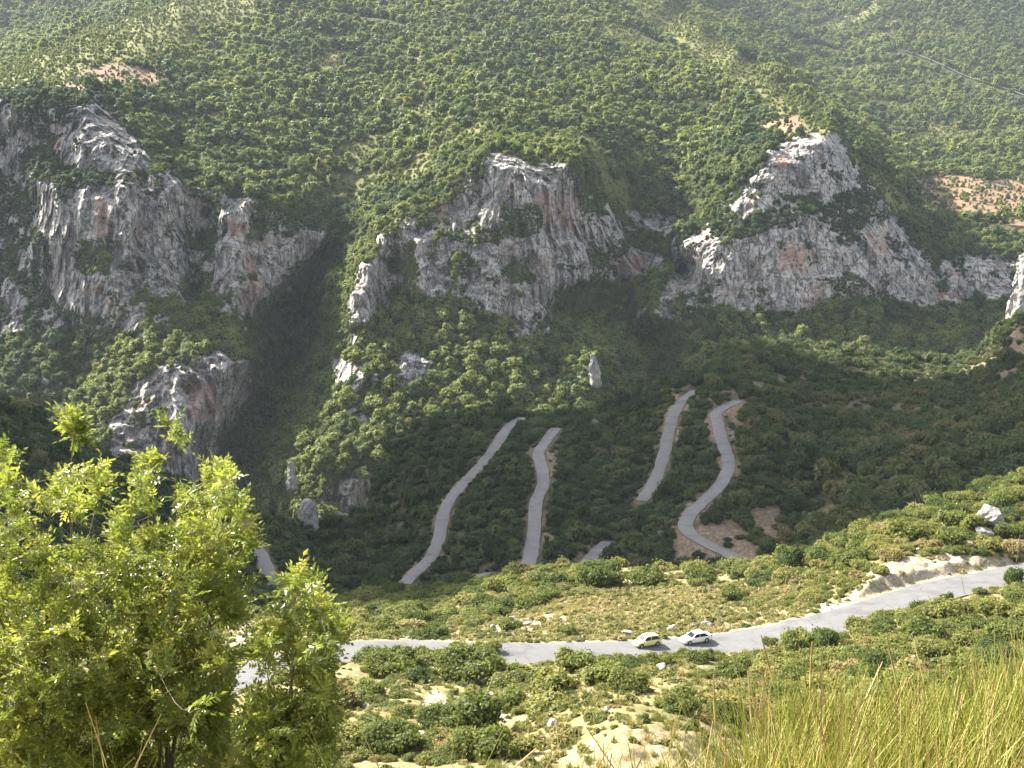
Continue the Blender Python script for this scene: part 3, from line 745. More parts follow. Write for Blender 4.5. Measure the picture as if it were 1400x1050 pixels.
def sample_cells(G, weight, n, r):
    """n random places on a grid surface, by cell weight; returns points and fractional grid coordinates"""
    p = weight.ravel()/weight.sum(); c = r.choice(len(p), n, p=p)
    i, j = np.divmod(c, weight.shape[1]); a = r.random(n)[:, None]; b = r.random(n)[:, None]
    P = (G[i, j]*(1-a)+G[i+1, j]*a)*(1-b)+(G[i, j+1]*(1-a)+G[i+1, j+1]*a)*b
    return P, i, j

# ================================================================== WOODS ON THE FAR HILLS
vg = np.random.default_rng(3)
far_protos = [tree_mesh('far_tree_%d' % i, M['tree_leaf'], 100+i, n=330, size=.20, lob=8+i % 4, tall=[1.05, .9, 1.25, 1.0, .8, 1.15][i]) for i in range(6)]
mid_protos = [tree_mesh('mid_tree_%d' % i, M['tree_leaf'], 200+i, n=1100, size=.115, lob=10+i % 4, tall=[1.0, .9, 1.2, 1.05, .85, 1.1][i], sub=2) for i in range(6)]
nrm, area = cells(P1)
cu = gu[:-1, :-1]; cv_ = gv[:-1, :-1]
rk = rs[:-1, :-1]; so1 = soil1[:-1, :-1]
W = area*(1-sstep(.25, .6, rk))*(1-.75*np.clip(so1*1.5, 0, 1))*(1-.62*scrub1[:-1, :-1])
W = W*(cu > -70)*(cu < 1470)*(cv_ > -60)
holes = inany(wu[:-1, :-1], wv[:-1, :-1], HOLES)
mainrock = inany(wu[:-1, :-1], wv[:-1, :-1], ROCK[:-3])
onrock = ((fbm(P1[:-1, :-1, 0]/14, P1[:-1, :-1, 1]/14, P1[:-1, :-1, 2]/9, 3, 121) > np.where(holes, -.6, np.where(mainrock, .30, -.18))))*area*sstep(.4, .7, rk)*np.where(mainrock & ~holes, 1.0, 3.4)
Pf, fi, fj = sample_cells(P1, W+onrock*1.6, 230000, vg)
isrock = rk[fi, fj] > .45
yy = Pf[:, 1]
patch = fbm(Pf[:, 0]/90, Pf[:, 1]/90, 0, 3, 123)
rad = vg.lognormal(0, .40, len(Pf))*3.4*(1+.25*patch)
steep = 1-sstep(.35, .65, np.abs(nrm[fi, fj, 2]))
rad = rad*(1-.45*steep*(Pf[:, 1] < 1000))
rad = np.where(isrock, rad*.42, rad)
rad = np.where(scrub1[fi, fj] > .4, rad*.42, rad); rad = np.where(soil1[fi, fj] > .3, rad*.4, rad)
rad *= np.where((yy < 790), 1.0, 1.0)
rad = np.clip(rad, 1.2, 8)
order = np.argsort(-rad*vg.uniform(.75, 1, len(rad)))
isrock_ = isrock
kf = thin(Pf, rad*.62, vg, order)
Pf, rad, isrock, fi, fj, patch = Pf[kf], rad[kf], isrock[kf], fi[kf], fj[kf], patch[kf]
fu, fv = proj(Pf+np.array([0, 0, 1.0])*rad[:, None])
tone = .60+.18*vg.normal(size=len(Pf))+.34*patch+.25*fbm(Pf[:, 0]/260, Pf[:, 1]/260, 0, 2, 125)
crest = scrub1[fi, fj] > .4
tone = np.where(crest, tone+.3, tone); tone = np.where(isrock, tone-.16, tone)  # plants on rock toned darker: cliff shade put into their colour
tone = np.minimum(tone, .80); tone = np.where(vg.random(len(Pf)) < .006, .96, tone); tone = np.where(tone < .95, np.clip(tone, .02, .80), tone)
trk = np.zeros(len(Pf), bool)
for tu_ in TRACK_UV:
    for q_ in tu_[::2]: trk |= (np.abs(fu-q_[0]) < 4) & (fv-q_[1] > -3) & (fv-q_[1] < 4.5)
sel = np.where(~trk)[0]
Pf, rad, isrock, fi, fj, patch, fu, fv, tone = [a_[sel] for a_ in (Pf, rad, isrock, fi, fj, patch, fu, fv, tone)]
n = len(Pf)
scl = np.stack([rad*vg.uniform(.9, 1.15, n), rad*vg.uniform(.9, 1.15, n), rad*vg.uniform(.78, 1.12, n)], -1)
Pf = Pf-np.array([0, 0, .35])*rad[:, None]
rot = np.stack([vg.normal(0, .06, n), vg.normal(0, .06, n), vg.uniform(0, 6.28, n)], -1)
vis = (fv < vs2(fu)-3) & (fv > 6) & (fu > 4) & (fu < 1396)
big_ = np.where(vis & ~isrock, rad/Pf[:, 1], 0)
ind = np.argsort(-big_)[:290]
rest = np.setdiff1d(np.arange(n), ind)
idx = vg.integers(0, 6, n)
near = Pf[:, 1] < 1000
scatter_object('forest', Pf[rest], scl[rest], rot[rest], tone[rest], idx[rest]+6*near[rest], far_protos+mid_protos, 'dense green broadleaf wood covering the far hillsides and cliff ledges')

def zone_far(u, v):
    if u < 330 and v > 420: return 'on the spur under the left cliff'
    if u < 480 and v < 330: return 'above the left cliff'
    if 330 <= u < 480 and v > 400: return 'at the foot of the ravine'
    if u < 330: return 'clinging to the left cliff'
    if u < 880 and v > 420: return 'under the middle cliff'
    if u < 880 and v < 300: return 'above the middle cliff'
    if u < 880: return 'beside the middle cliff'
    if v > 420: return 'under the right cliff'
    if v < 300: return 'above the right cliff'
    return 'beside the right cliff'
def hue(t): return 'dark green' if t < .27 else 'mid green' if t < .5 else 'olive green' if t < .72 else 'yellow green' if t < .93 else 'ochre'
LAB = []
for i in ind:
    o = link('tree', mid_protos[idx[i]])
    o.location = Pf[i]; o.scale = scl[i]; o.rotation_euler = rot[i]; o['tone'] = float(tone[i])
    zf = zone_far(fu[i], fv[i]); h = hue(tone[i])
    sz = 'large' if rad[i] > 5 else 'mid-sized' if rad[i] > 3.7 else 'small'
    tag(o, None, 'tree', 'trees '+zf); LAB.append((o, '%s %s tree %s' % (sz, h, zf), fu[i], fv[i]))
name_each(LAB)

# dark spire trees
def spire_mesh(name, seed):
    r = np.random.default_rng(seed); L = [(0, 0, .09+.8*t, .11*(1-.75*t), .11*(1-.75*t), .13) for t in np.linspace(0, 1, 9)]
    V, Fq = leaf_clump(L, 700, .028, r); cv, ct = lobed_core(L, .85, 1, seed)
    v, f, mi = join([(V, Fq, 0), (cv, ct, 1)]); return mesh_np(name, v, f, [M['tree_leaf'], M['core']], mi)
sp_me = spire_mesh('cypress_tree', 5)
def far_at(u, v, extra=0):
    iu = np.clip(int(round((u-U1[0])/1.35)), 0, len(U1)-1); iv = np.clip(int(np.searchsorted(V1, v)), 0, len(V1)-1)
    return P1[iv, iu].copy()
for (u, v, h, lab) in ((1259, 234, 25, 'tall dark cypress spire on the hillside right of the right cliff'), (1240, 226, 20, 'dark cypress spire left of the tallest cypress'), (1250, 233, 16, 'short dark cypress between two taller spires'), (1252, 213, 12, 'small dark cypress uphill of the other spires')):
    p = far_at(u, v); o = link('cypress_tree', sp_me); o.location = p; s = h*p[1]/F; o.scale = (s, s, s); o['tone'] = .08
    tag(o, lab, 'tree', 'dark cypresses on the right hillside')

# ================================================================== SHRUB COVER OF THE SHADED VALLEY
mq_protos = [bush_mesh('maquis_%d' % i, M['maquis_leaf'], 300+i, n=[420, 520, 600, 480, 900, 1000][i], size=[.15, .14, .13, .14, .105, .10][i], lob=6+i % 3, flat=[.8, .9, 1.0, .7, 1.1, 1.0][i]) for i in range(6)]
nr2, ar2 = cells(G2)
c2u = uu2[:-1, :-1]; c2v = vv2[:-1, :-1]; so2 = soil2[:-1, :-1]; d2 = D2[:-1, :-1]; rowi = np.arange(G2.shape[0]-1)[:, None]
vis2 = (c2u > -60) & (c2u < 1460) & (rowi > 6)
hid = c2v > np.interp(c2u, SIL3[:, 0], SIL3[:, 1])+45
W2 = ar2*vis2*(~hid)*(d2 > HW2+1.1)*(1-.93*np.clip(so2, 0, 1))
Pm, mi_, mj_ = sample_cells(G2, W2, 60000, vg)
um, vm = proj(Pm)
rm = vg.lognormal(0, .33, len(Pm))*1.75
bigz = inany(um, vm, [[(1080,600),(1420,560),(1420,660),(1200,720),(1080,740)], [(1000,450),(1260,460),(1290,500),(1000,500)]])
rm = np.where(bigz, rm*1.75, rm); rm = np.clip(rm, .7, 5.2)
rm = np.minimum(rm, np.maximum(.7, (D2[mi_, mj_]-HW2-.4)*.8))
sparse = inany(um, vm, [[(1010,490),(1420,500),(1420,540),(1200,580),(1030,560)]])
keep = ~(sparse & (vg.random(len(Pm)) < .7) & (fbm(Pm[:, 0]/15, Pm[:, 1]/15, 0, 3, 131) > -.2))
Pm, rm, um, vm = Pm[keep], rm[keep], um[keep], vm[keep]
km = thin(Pm, rm*.66, vg, np.argsort(-rm*vg.uniform(.6, 1, len(rm))))
Pm, rm, um, vm = Pm[km], rm[km], um[km], vm[km]
n = len(Pm); scl = np.stack([rm*vg.uniform(.9, 1.25, n), rm*vg.uniform(.9, 1.25, n), rm*vg.uniform(.85, 1.5, n)], -1)
rot = np.stack([vg.normal(0, .08, n), vg.normal(0, .08, n), vg.uniform(0, 6.28, n)], -1)
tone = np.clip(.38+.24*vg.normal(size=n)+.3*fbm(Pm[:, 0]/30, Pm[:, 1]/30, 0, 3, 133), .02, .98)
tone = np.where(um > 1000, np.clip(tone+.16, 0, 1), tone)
scatter_object('shrubland', Pm-np.array([0, 0, .15])*rm[:, None], scl, rot, tone, np.where(rm > 2.4, vg.integers(2, 6, n), vg.integers(0, 4, n)), mq_protos, 'dark green evergreen shrub cover on the shaded valley slopes between the hairpins')

# ================================================================== SHRUBS OF THE SUNLIT FOREGROUND SLOPE
sh_protos = [bush_mesh('shrub_%d' % i, M['shrub_leaf'], 400+i, n=[1500, 2000, 2600, 2000, 3200, 3600, 2400, 2800][i], size=[.085, .075, .07, .075, .062, .055, .07, .062][i],
             lob=[6, 7, 9, 8, 11, 12, 7, 10][i], flat=[.75, .85, .8, .95, .8, .72, 1.05, .9][i], spread=[.5, .55, .6, .5, .62, .68, .45, .58][i], cf=.78, sub=2, rnd=.75) for i in range(8)]
nr3, ar3 = cells(G3)
c3u = uu3[:-1, :-1]; c3v = vv3[:-1, :-1]; d3 = D3[:-1, :-1]; p3_ = np.clip(pale3[:-1, :-1], 0, 1); s3_ = np.clip(sand3[:-1, :-1], 0, 1)
r3 = np.arange(G3.shape[0]-1)[:, None]
vis3 = (c3u > -40) & (c3u < 1440) & (r3 > 8) & (c3v < 1075)
sil = np.interp(c3u, SIL3[:, 0], SIL3[:, 1])
dens = np.where(c3v < sil+42, 1.3, .8)
meadow = inany(c3u, c3v, [[(700,836),(820,806),(1090,800),(1110,838),(1040,862),(880,876),(760,884),(640,886),(690,866)]])
dens = np.where(meadow, .10, dens)
thick = inany(c3u, c3v, [[(420,790),(640,790),(720,780),(800,780),(760,822),(660,850),(560,865),(420,850)], [(1000,870),(1420,810),(1420,1000),(1000,1000)], [(1040,775),(1200,700),(1420,640),(1420,770),(1200,765),(1090,830),(1010,830)]])
dens = np.where(thick, 1.5, dens)
W3 = ar3*vis3*dens*(d3 > HW3+1.2)*(1-.93*p3_)*(1-.95*s3_)
# the big single shrubs of the photograph: u, v of the foot, width in photo pixels, tone, shape, label
SPECIAL = [(625,901,40,.60,3,'dry olive shrub on the near verge just above the bare pale strip'), (664,899,46,.66,4,'brownish olive shrub on the near verge above the broad domed shrub'), (520,903,40,.42,2,'round green shrub screening the road right of the left bend'),
 (640,932,96,.42,5,'broad domed bright green shrub left of centre below the road, biggest one there'), (792,918,64,.56,2,'grey green rounded shrub on the lower road edge left of the yellow car'),
 (545,912,50,.36,3,'upright dark green shrub at the left road bend'), (580,912,56,.44,4,'twin topped olive shrub by the pale bare strip below the road'),
 (1084,784,48,.12,6,'dark green round shrub on the crest beneath the last hairpin'), (1056,884,26,.50,3,'small brownish shrub on the near road edge right of the white car'), (1133,893,42,.15,6,'dark rounded shrub below the road right of the white car'),
 (1215,928,70,.18,5,'dark green broad shrub just behind the tall rush stems'), (1305,848,64,.70,4,'yellow green spreading shrub below the right end of the road'), (1010,822,44,.40,2,'mid green shrub on the crest left of the dark round one'),
 (1245,742,60,.55,1,'olive shrub on the crest up left of the roadside sand bank'), (1170,775,56,.48,4,'olive green shrub beside the left end of the sand bank'), (960,800,50,.45,2,'green shrub on the crest behind the white car'),
 (690,812,56,.62,4,'light olive shrub on the crest left of the meadow'), (640,832,46,.80,0,'yellow tinted shrub at the edge of the cloud shadow'), (750,806,60,.40,5,'mid green shrub on the crest under the second hairpin'), (820,802,74,.30,5,'broad green shrub crowning the crest under the middle hairpin'),
 (885,800,52,.42,2,'green shrub on the crest right of the broad one'), (775,872,34,.45,1,'small green cushion shrub in the dry meadow'), (700,862,40,.45,0,'green shrub by the pale rocks left of the meadow'),
 (935,976,64,.45,4,'green shrub in the lower foreground above the sandy bank'), (860,948,60,.50,2,'olive shrub left of the sandy bank'), (600,1000,70,.42,5,'large green shrub at the bottom left of the slope'), (690,930,48,.45,1,'green shrub right below the broad domed one'),
 (500,960,56,.46,4,'olive shrub beside the small young tree'), (530,1030,84,.38,5,'spreading dark green shrub at the lower edge left of centre'), (660,1040,90,.46,4,'wide green shrub at the lower edge near the centre'), (1380,880,60,.45,2,'green shrub at the right edge under the road'),
 (1390,800,34,.18,6,'dark shrub at the right edge hiding the end of the road'), (1298,829,24,.22,6,'small dark bush poking up in front of the right stretch of road'), (1380,690,52,.55,4,'yellow green shrub right of the grey boulder'), (1310,720,50,.52,1,'olive shrub left of the grey boulder'),
 (1010,930,60,.45,4,'olive shrub below the white car'), (912,911,22,.62,3,'thin grey green bush on the near road edge under the yellow car')]
fr3 = fore_rbf
def fore_at(u, v):
    """ground of the foreground slope seen at a photo point (closest grid vertex)"""
    d = (uu3-u)**2+(vv3-v)**2; d[:NB3] = 1e9
    i, j = np.unravel_index(d.argmin(), d.shape); return G3[i, j].copy()
SPEC = []
for (u, v, wpx, t, pi, lab) in SPECIAL:
    p = fore_at(u, v); depth = p[1]*CP-p[2]*SP; r_ = wpx*depth/F/2
    p[1] += r_*.55; p[2] = p[2]-.1*r_
    SPEC.append((p, r_, t, pi, lab))
Ps, si_, sj_ = sample_cells(G3, W3, 26000, vg)
us, vs_ = proj(Ps)
rad = vg.lognormal(0, .55, len(Ps))*.92
front = vs_ > 935
rad = np.where(front, rad*.88, rad)
rad = np.where(meadow[si_, sj_], rad*.4, rad)
rad = np.clip(rad, .4, 2.9); rad = np.minimum(rad, np.maximum(.4, (D3[si_, sj_]-HW3-.2)*.85))
nearside = (us > 680) & (us < 1065) & (vs_ > np.interp(us, [m[0] for m in MAIN][::-1], [m[1] for m in MAIN][::-1]))
rad = np.where(nearside, np.minimum(rad, np.maximum(.25, (D3[si_, sj_]-HW3-.3)*.2)), rad)
gap = fbm(Ps[:, 0]/7, Ps[:, 1]/7, 0, 3, 141)
keep = ~((gap > -.18) & (~thick[si_, sj_]) & (vg.random(len(Ps)) < .9))
Ps, rad = Ps[keep], rad[keep]
allP = np.concatenate([np.array([s[0] for s in SPEC]), Ps]); allr = np.concatenate([np.array([s[1] for s in SPEC]), rad])
order = np.concatenate([np.arange(len(SPEC)), len(SPEC)+np.argsort(-rad*vg.uniform(.55, 1, len(rad)))])
ks = thin(allP, allr*.72, vg, order)
ks = ks[ks >= len(SPEC)]
Ps, rad = allP[ks], allr[ks]
us, vs_ = proj(Ps); n = len(Ps)
tone = np.clip(.56+.20*vg.normal(size=n)+.25*fbm(Ps[:, 0]/12, Ps[:, 1]/12, 0, 3, 143), .03, .98)
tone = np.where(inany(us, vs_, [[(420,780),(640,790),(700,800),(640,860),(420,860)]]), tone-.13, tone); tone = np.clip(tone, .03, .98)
pidx = vg.integers(0, 8, n)
hgt = vg.uniform(.75, 1.15, n)
treehid = inany(us, vs_, [[(-50,640),(330,640),(330,880),(300,960),(330,1080),(-50,1080)]]) | inany(us, vs_, [[(1000,960),(1420,930),(1420,1080),(960,1080)]])
seen = (us > 2) & (us < 1398) & (vs_ < 1062) & ~treehid
app = np.where(seen, rad/Ps[:, 1], 0)
ind = np.argsort(-app)[:300-len(SPEC)-2]
def zone_fore(u, v):
    sl = np.interp(u, SIL3[:, 0], SIL3[:, 1])
    rd = np.interp(u, [m[0] for m in MAIN][::-1], [m[1] for m in MAIN][::-1])
    if v < rd:
        if v < sl+26: return ('along the crest at the far left' if u < 640 else 'along the crest under the hairpins' if u < 1050 else 'along the crest under the grey boulder' if u < 1300 else 'on the crest around the grey boulder')
        return ('above the road left of centre' if u < 640 else 'in the dry meadow above the cars' if u < 1060 else 'above the roadside sand bank')
    if u < 460: return 'beside the young trees'
    if v < rd+34: return ('on the near verge by the left bend' if u < 700 else 'on the near verge below the cars' if u < 1060 else 'on the near verge at the right')
    if u < 700: return 'left of the sandy bank' if v > 960 else 'under the left bend'
    if u < 1000: return 'just above the sandy bank' if v > 950 else 'well below the cars'
    return 'on the slope behind the rush stems'
def hue2(t): return 'dark green' if t < .3 else 'mid green' if t < .48 else 'olive' if t < .68 else 'yellowish' if t < .85 else 'dry brownish'
LAB = []
for i in ind:
    o = link('shrub', sh_protos[pidx[i]]); o.location = Ps[i]-np.array([0, 0, .12*rad[i]]); r_ = rad[i]
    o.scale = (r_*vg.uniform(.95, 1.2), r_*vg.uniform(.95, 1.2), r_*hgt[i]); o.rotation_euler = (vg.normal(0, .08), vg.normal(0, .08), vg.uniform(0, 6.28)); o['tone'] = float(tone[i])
    zf = zone_fore(us[i], vs_[i]); h = hue2(tone[i]); sz = 'large' if r_ > 1.9 else 'mid-sized' if r_ > 1.2 else 'small'
    tag(o, None, 'shrub', 'shrubs '+zf); LAB.append((o, '%s %s shrub %s' % (sz, h, zf), us[i], vs_[i]))
name_each(LAB)
for (p, r_, t, pi, lab) in SPEC:
    o = link('shrub', sh_protos[pi]); o.location = p; o.scale = (r_, r_, r_*(1.25 if pi == 6 else 1.0)); o.rotation_euler = (0, 0, random.uniform(0, 6)); o['tone'] = t
    tag(o, lab, 'shrub')
rest = np.setdiff1d(np.arange(n), ind)
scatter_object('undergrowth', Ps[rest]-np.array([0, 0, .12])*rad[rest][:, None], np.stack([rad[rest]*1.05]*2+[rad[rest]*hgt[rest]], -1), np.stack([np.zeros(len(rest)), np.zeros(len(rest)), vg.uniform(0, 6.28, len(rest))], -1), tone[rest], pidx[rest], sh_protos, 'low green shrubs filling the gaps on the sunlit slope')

# dry tufts and cushions between the shrubs
def tuft_mesh(name, seed, n=60, blades=True):
    r = np.random.default_rng(seed); V = []; Fq = []
    for i in range(n):
        a = r.uniform(0, 6.28); d = r.uniform(0, .35); lean = r.uniform(.15, .8); h = r.uniform(.5, 1.0); w = r.uniform(.02, .045)
        b0 = np.array([d*math.cos(a), d*math.sin(a), -.08]); dr = np.array([math.cos(a), math.sin(a), 0]); sd = np.array([-math.sin(a), math.cos(a), 0])*w
        m_ = b0+dr*lean*.35*h+np.array([0, 0, h*.6]); t_ = b0+dr*lean*h+np.array([0, 0, h*(1-.3*lean)]); o = len(V)
        V += [b0-sd, b0+sd, m_+sd*.8, m_-sd*.8, t_]; Fq.append((o, o+1, o+2, o+3)); Fq.append((o+3, o+2, o+4, o+4))
    q = np.array([f for f in Fq if f[2] != f[3]]); t = np.array([f[:3] for f in Fq if f[2] == f[3]])
    return mesh_np(name, np.array(V), [q, t], [M['tuft']])
tf_protos = [tuft_mesh('dry_tuft_%d' % i, 500+i, 46+8*i) for i in range(4)]+[bush_mesh('cushion_%d' % i, M['tuft'], 520+i, n=260, size=.16, lob=5, flat=.6, cf=.7, rnd=.9) for i in range(3)]
clr = fbm(G3[:-1, :-1, 0]/5, G3[:-1, :-1, 1]/5, 0, 3, 155)
W4 = ar3*vis3*(d3 > HW3+.9)*(1-.6*p3_)*(1-.55*s3_)*np.where(meadow, 2.0, np.where(clr > .05, .25, 1))
Pt, ti, tj = sample_cells(G3, W4, 30000, vg)
n = len(Pt); tr = vg.lognormal(0, .38, n)*.46
tr = np.where(meadow[ti, tj], tr*1.2, tr); tr = np.clip(tr, .15, 1.0)
tt = np.clip(np.where(meadow[ti, tj], .60, .52)+.22*vg.normal(size=n)+.25*fbm(Pt[:, 0]/8, Pt[:, 1]/8, 0, 3, 151), .02, .98)
scatter_object('grass', Pt, np.stack([tr*1.1, tr*1.1, tr*vg.uniform(.8, 1.3, n)], -1), np.stack([np.zeros(n), np.zeros(n), vg.uniform(0, 6.28, n)], -1), tt, vg.integers(0, 7, n), tf_protos, 'dry straw coloured grass and low cushion plants on the sunlit slope')
print('COUNTS far', len(Pf), 'maquis', len(Pm), 'shrubs', len(Ps), 'tufts', n)
# ================================================================== YOUNG TREES AND RUSHES AT THE VIEWPOINT
def tubes(P, par, rad, sides=5):
    V = []; Fq = []; o = 0
    for i in range(len(P)):
        j = par[i]
        if j < 0: continue
        a = P[j]; b = P[i]
        if np.linalg.norm(b-a) < 1e-4: continue
        v, f = taper(a, b, rad[j] if rad[j] < rad[i]*1.7 else rad[i]*1.5, rad[i], sides); V.append(v); Fq.append(f+o); o += len(v)
    return np.concatenate(V), np.concatenate(Fq)

def leaves_mesh(name, base, axis, length, r, npair=4, tone0=None):
    """pinnate leaves: pairs of leaflets along a midrib and one at its end"""
    n = len(base); axis = axis/np.linalg.norm(axis, axis=1)[:, None]
    up = np.array([0, 0, 1.0])+.55*r.normal(size=(n, 3)); side = np.cross(axis, up); side /= np.linalg.norm(side, axis=1)[:, None]
    nor = np.cross(side, axis)
    Vs = []; tone = []; t0 = tone0 if tone0 is not None else r.uniform(0, 1, n)
    for k in range(npair*2+1):
        if k == npair*2: s, sg = 1.0, 0
        else: s, sg = .22+.72*(k//2)/npair, (1 if k % 2 else -1)
        pos = base+axis*(length*s)[:, None]-nor*(length*.18*s*s)[:, None]
        d = (axis*(.62 if sg else 1)+side*sg*.85+nor*r.normal(0, .16, n)[:, None]-np.array([0, 0, .12])); d /= np.linalg.norm(d, axis=1)[:, None]
        ln = (length*r.uniform(.30, .40, n)*(1 if sg else 1.1))[:, None]
        nn = nor+.35*r.normal(size=(n, 3)); sd = np.cross(d, nn); sd /= np.linalg.norm(sd, axis=1)[:, None]; nn = np.cross(sd, d)
        wd = ln*.25
        Vs.append(np.stack([pos, pos+d*ln*.42+sd*wd+nn*wd*.35, pos+d*ln-nn*ln*.1, pos+d*ln*.42-sd*wd+nn*wd*.35], 1))
        tone.append(np.repeat((t0+r.normal(0, .07, n))[:, None], 4, 1))
    # midrib
    w = side*.0016
    tip = base+axis*length[:, None]-nor*(length*.18)[:, None]
    Vs.append(np.stack([base-w, base+w, tip+w*.5, tip-w*.5], 1)); tone.append(np.repeat(t0[:, None]*.6+.35, 4, 1))
    V = np.concatenate(Vs, 0).reshape(-1, 3); T = np.clip(np.concatenate(tone, 0).ravel(), 0, 1)
    q = np.arange(len(V)).reshape(-1, 4)
    return V, q, T

def young_tree(label, polys, Y, thick, nanch, foot, stems, seed, leafn=(6, 10), extra=(), llen=(.135, .20)):
    r = np.random.default_rng(seed)
    # anchors spread through the crown's volume
    allp = np.array([q for p in polys for q in p]); A = []
    while len(A) < nanch:
        u = r.uniform(allp[:, 0].min(), allp[:, 0].max()); v = r.uniform(allp[:, 1].min(), allp[:, 1].max())
        if not inany(np.array([u]), np.array([v]), polys)[0]: continue
        if fbm(np.array([u/38]), np.array([v/38]), np.array([seed*1.0]), 2, seed)[0] < (-.10 if v < 800 else -.35): continue
        if v < 860 and r.random() < .35: continue
        A.append(unproj(u, v, Y+r.normal(0, .5)*thick))
    for (u, v, dy, cnt, sp_) in extra:
        for _ in range(cnt): A.append(unproj(u+r.normal(0, sp_), v+r.normal(0, sp_), Y+dy+r.normal(0, .06)))
    A = np.array(A)
    P = []; par = []
    for st in stems:                                   # main stems, traced from the foot up
        pts = [np.array(foot)]+[unproj(u, v, Y+dy) for (u, v, dy) in st]
        pts = smooth_poly(np.array(pts), .18)
        pts[1:-1] += r.normal(0, .012, (len(pts)-2, 3))
        prev = -1
        for q in pts: P.append(q); par.append(prev); prev = len(P)-1
    tr = np.array(P)
    order = np.argsort([np.min(np.linalg.norm(tr-a, axis=1)) for a in A])
    ends = []
    for i in order:
        a = A[i]; Q = np.array(P); d = Q-a; dist = np.linalg.norm(d, axis=1)+1.2*np.maximum(0, d[:, 2]+.12*np.linalg.norm(d[:, :2], axis=1))*1.5
        j = int(dist.argmin()); b = Q[j]; L = np.linalg.norm(a-b); m = max(1, int(L/.16)); prev = j
        for t in np.linspace(0, 1, m+1)[1:]:
            q = b*(1-t)+a*t+np.array([0, 0, -.22*L*math.sin(math.pi*t)*.5])+r.normal(0, .012, 3)*(t < 1)
            P.append(q); par.append(prev); prev = len(P)-1
        ends.append(prev)
    P = np.array(P); cnt = np.zeros(len(P))
    for e in ends: cnt[e] += 1
    for i in range(len(P)-1, -1, -1):
        if par[i] >= 0: cnt[par[i]] += max(cnt[i], .3)
    rad = .0027*np.maximum(cnt, 1)**.44
    v, f = tubes(P, par, rad)
    root = empty('young_tree', tuple(foot), label=label, cat='tree', group='young trees at the viewpoint')
    link('trunk', mesh_np('trunk', v-np.array(foot), f, [M['bark']], smooth=True), root)
    # leaves at the ends and along the last bit of each twig
    base = []; axis = []; t0 = []
    cen = tr.mean(0)
    for e in ends:
        p = P[e]; q = P[par[e]]; td = p-q; td /= np.linalg.norm(td)+1e-9
        out = np.array([p[0]-cen[0], p[1]-cen[1], 0]); out /= np.linalg.norm(out)+1e-6
        tn = r.uniform(.1, .9)
        for k in range(r.integers(*leafn)):
            s = r.uniform(0, 1); bp = p*(1-.5*s)+q*.5*s+r.normal(0, .012, 3)
            ax = td*.5+out*.25+np.array([0, 0, .38])+r.normal(0, .62, 3)
            base.append(bp); axis.append(ax); t0.append(tn*.6+.4*r.uniform(0, 1))
    base = np.array(base); axis = np.array(axis)
    V, q, T = leaves_mesh('crown', base, axis, r.uniform(*llen, len(base)), r, tone0=np.array(t0))
    link('crown', mesh_np('crown', V-np.array(foot), q, [M['young_leaf']], attrs={'tone': T}), root)
    return len(base)

def foot_at(u, v, Y):
    p = unproj(u, v, Y); z_ = float(np.interp(p[1], prof[:, 0], prof[:, 1])); return np.array([p[0], p[1], z_-.1])
PA = [[(238,572),(256,590),(262,615),(300,625),(316,662),(330,700),(348,745),(352,792),(330,832),(318,880),(306,960),(318,1075),(120,1075),(138,980),(150,860),(160,800),(150,720),(185,690),(190,645),(215,608),(228,580)]]
PB = [[(-70,640),(8,608),(45,606),(56,652),(95,642),(140,632),(150,660),(128,690),(150,722),(142,800),(152,900),(140,1075),(-80,1075)]]
PC = [[(408,785),(430,792),(442,830),(470,862),(472,890),(440,912),(458,958),(452,1075),(325,1075),(332,985),(352,952),(400,935),(395,915),(340,905),(352,884),(366,880),(356,850),(382,815)]]
nA = young_tree('tall young tree with bright feathery leaves in the middle of the left clump', PA, 11.2, 1.6, 820, foot_at(225, 1120, 11.3), [[(228,1040,0),(232,900,.1),(238,760,.1),(240,640,0),(239,590,0)], [(215,1000,-.2),(190,880,-.5),(172,760,-.5)], [(240,1000,.2),(285,860,.5),(310,740,.6)], [(228,980,.1),(205,820,.9),(210,680,1.0)]], 21, leafn=(6, 10))
nB = young_tree('leafy young tree cut off by the left edge with a bare topped shoot', PB, 10.6, 1.5, 660, foot_at(55, 1130, 10.8), [[(58,1040,0),(62,900,0),(60,780,0),(30,660,.2)], [(75,980,.2),(98,860,.3),(96,720,.1),(86,670,0),(97,640,0),(101,598,0)], [(40,1000,-.2),(5,860,-.5),(-20,720,-.4)], [(62,1000,.3),(110,850,.9),(128,720,.8)]], 22, leafn=(6, 10), extra=[(102,584,0,9,9)])
nC = young_tree('small slender young tree in front of the left road bend', PC, 9.4, .8, 215, foot_at(395, 1150, 9.5), [[(396,1060,0),(398,960,0),(404,880,.1),(412,810,0)], [(405,1000,.1),(430,930,.2),(446,870,.2)], [(385,1020,-.1),(368,940,-.2),(362,890,-.2)]], 23, leafn=(6, 10))
print('LEAVES', nA, nB, nC)

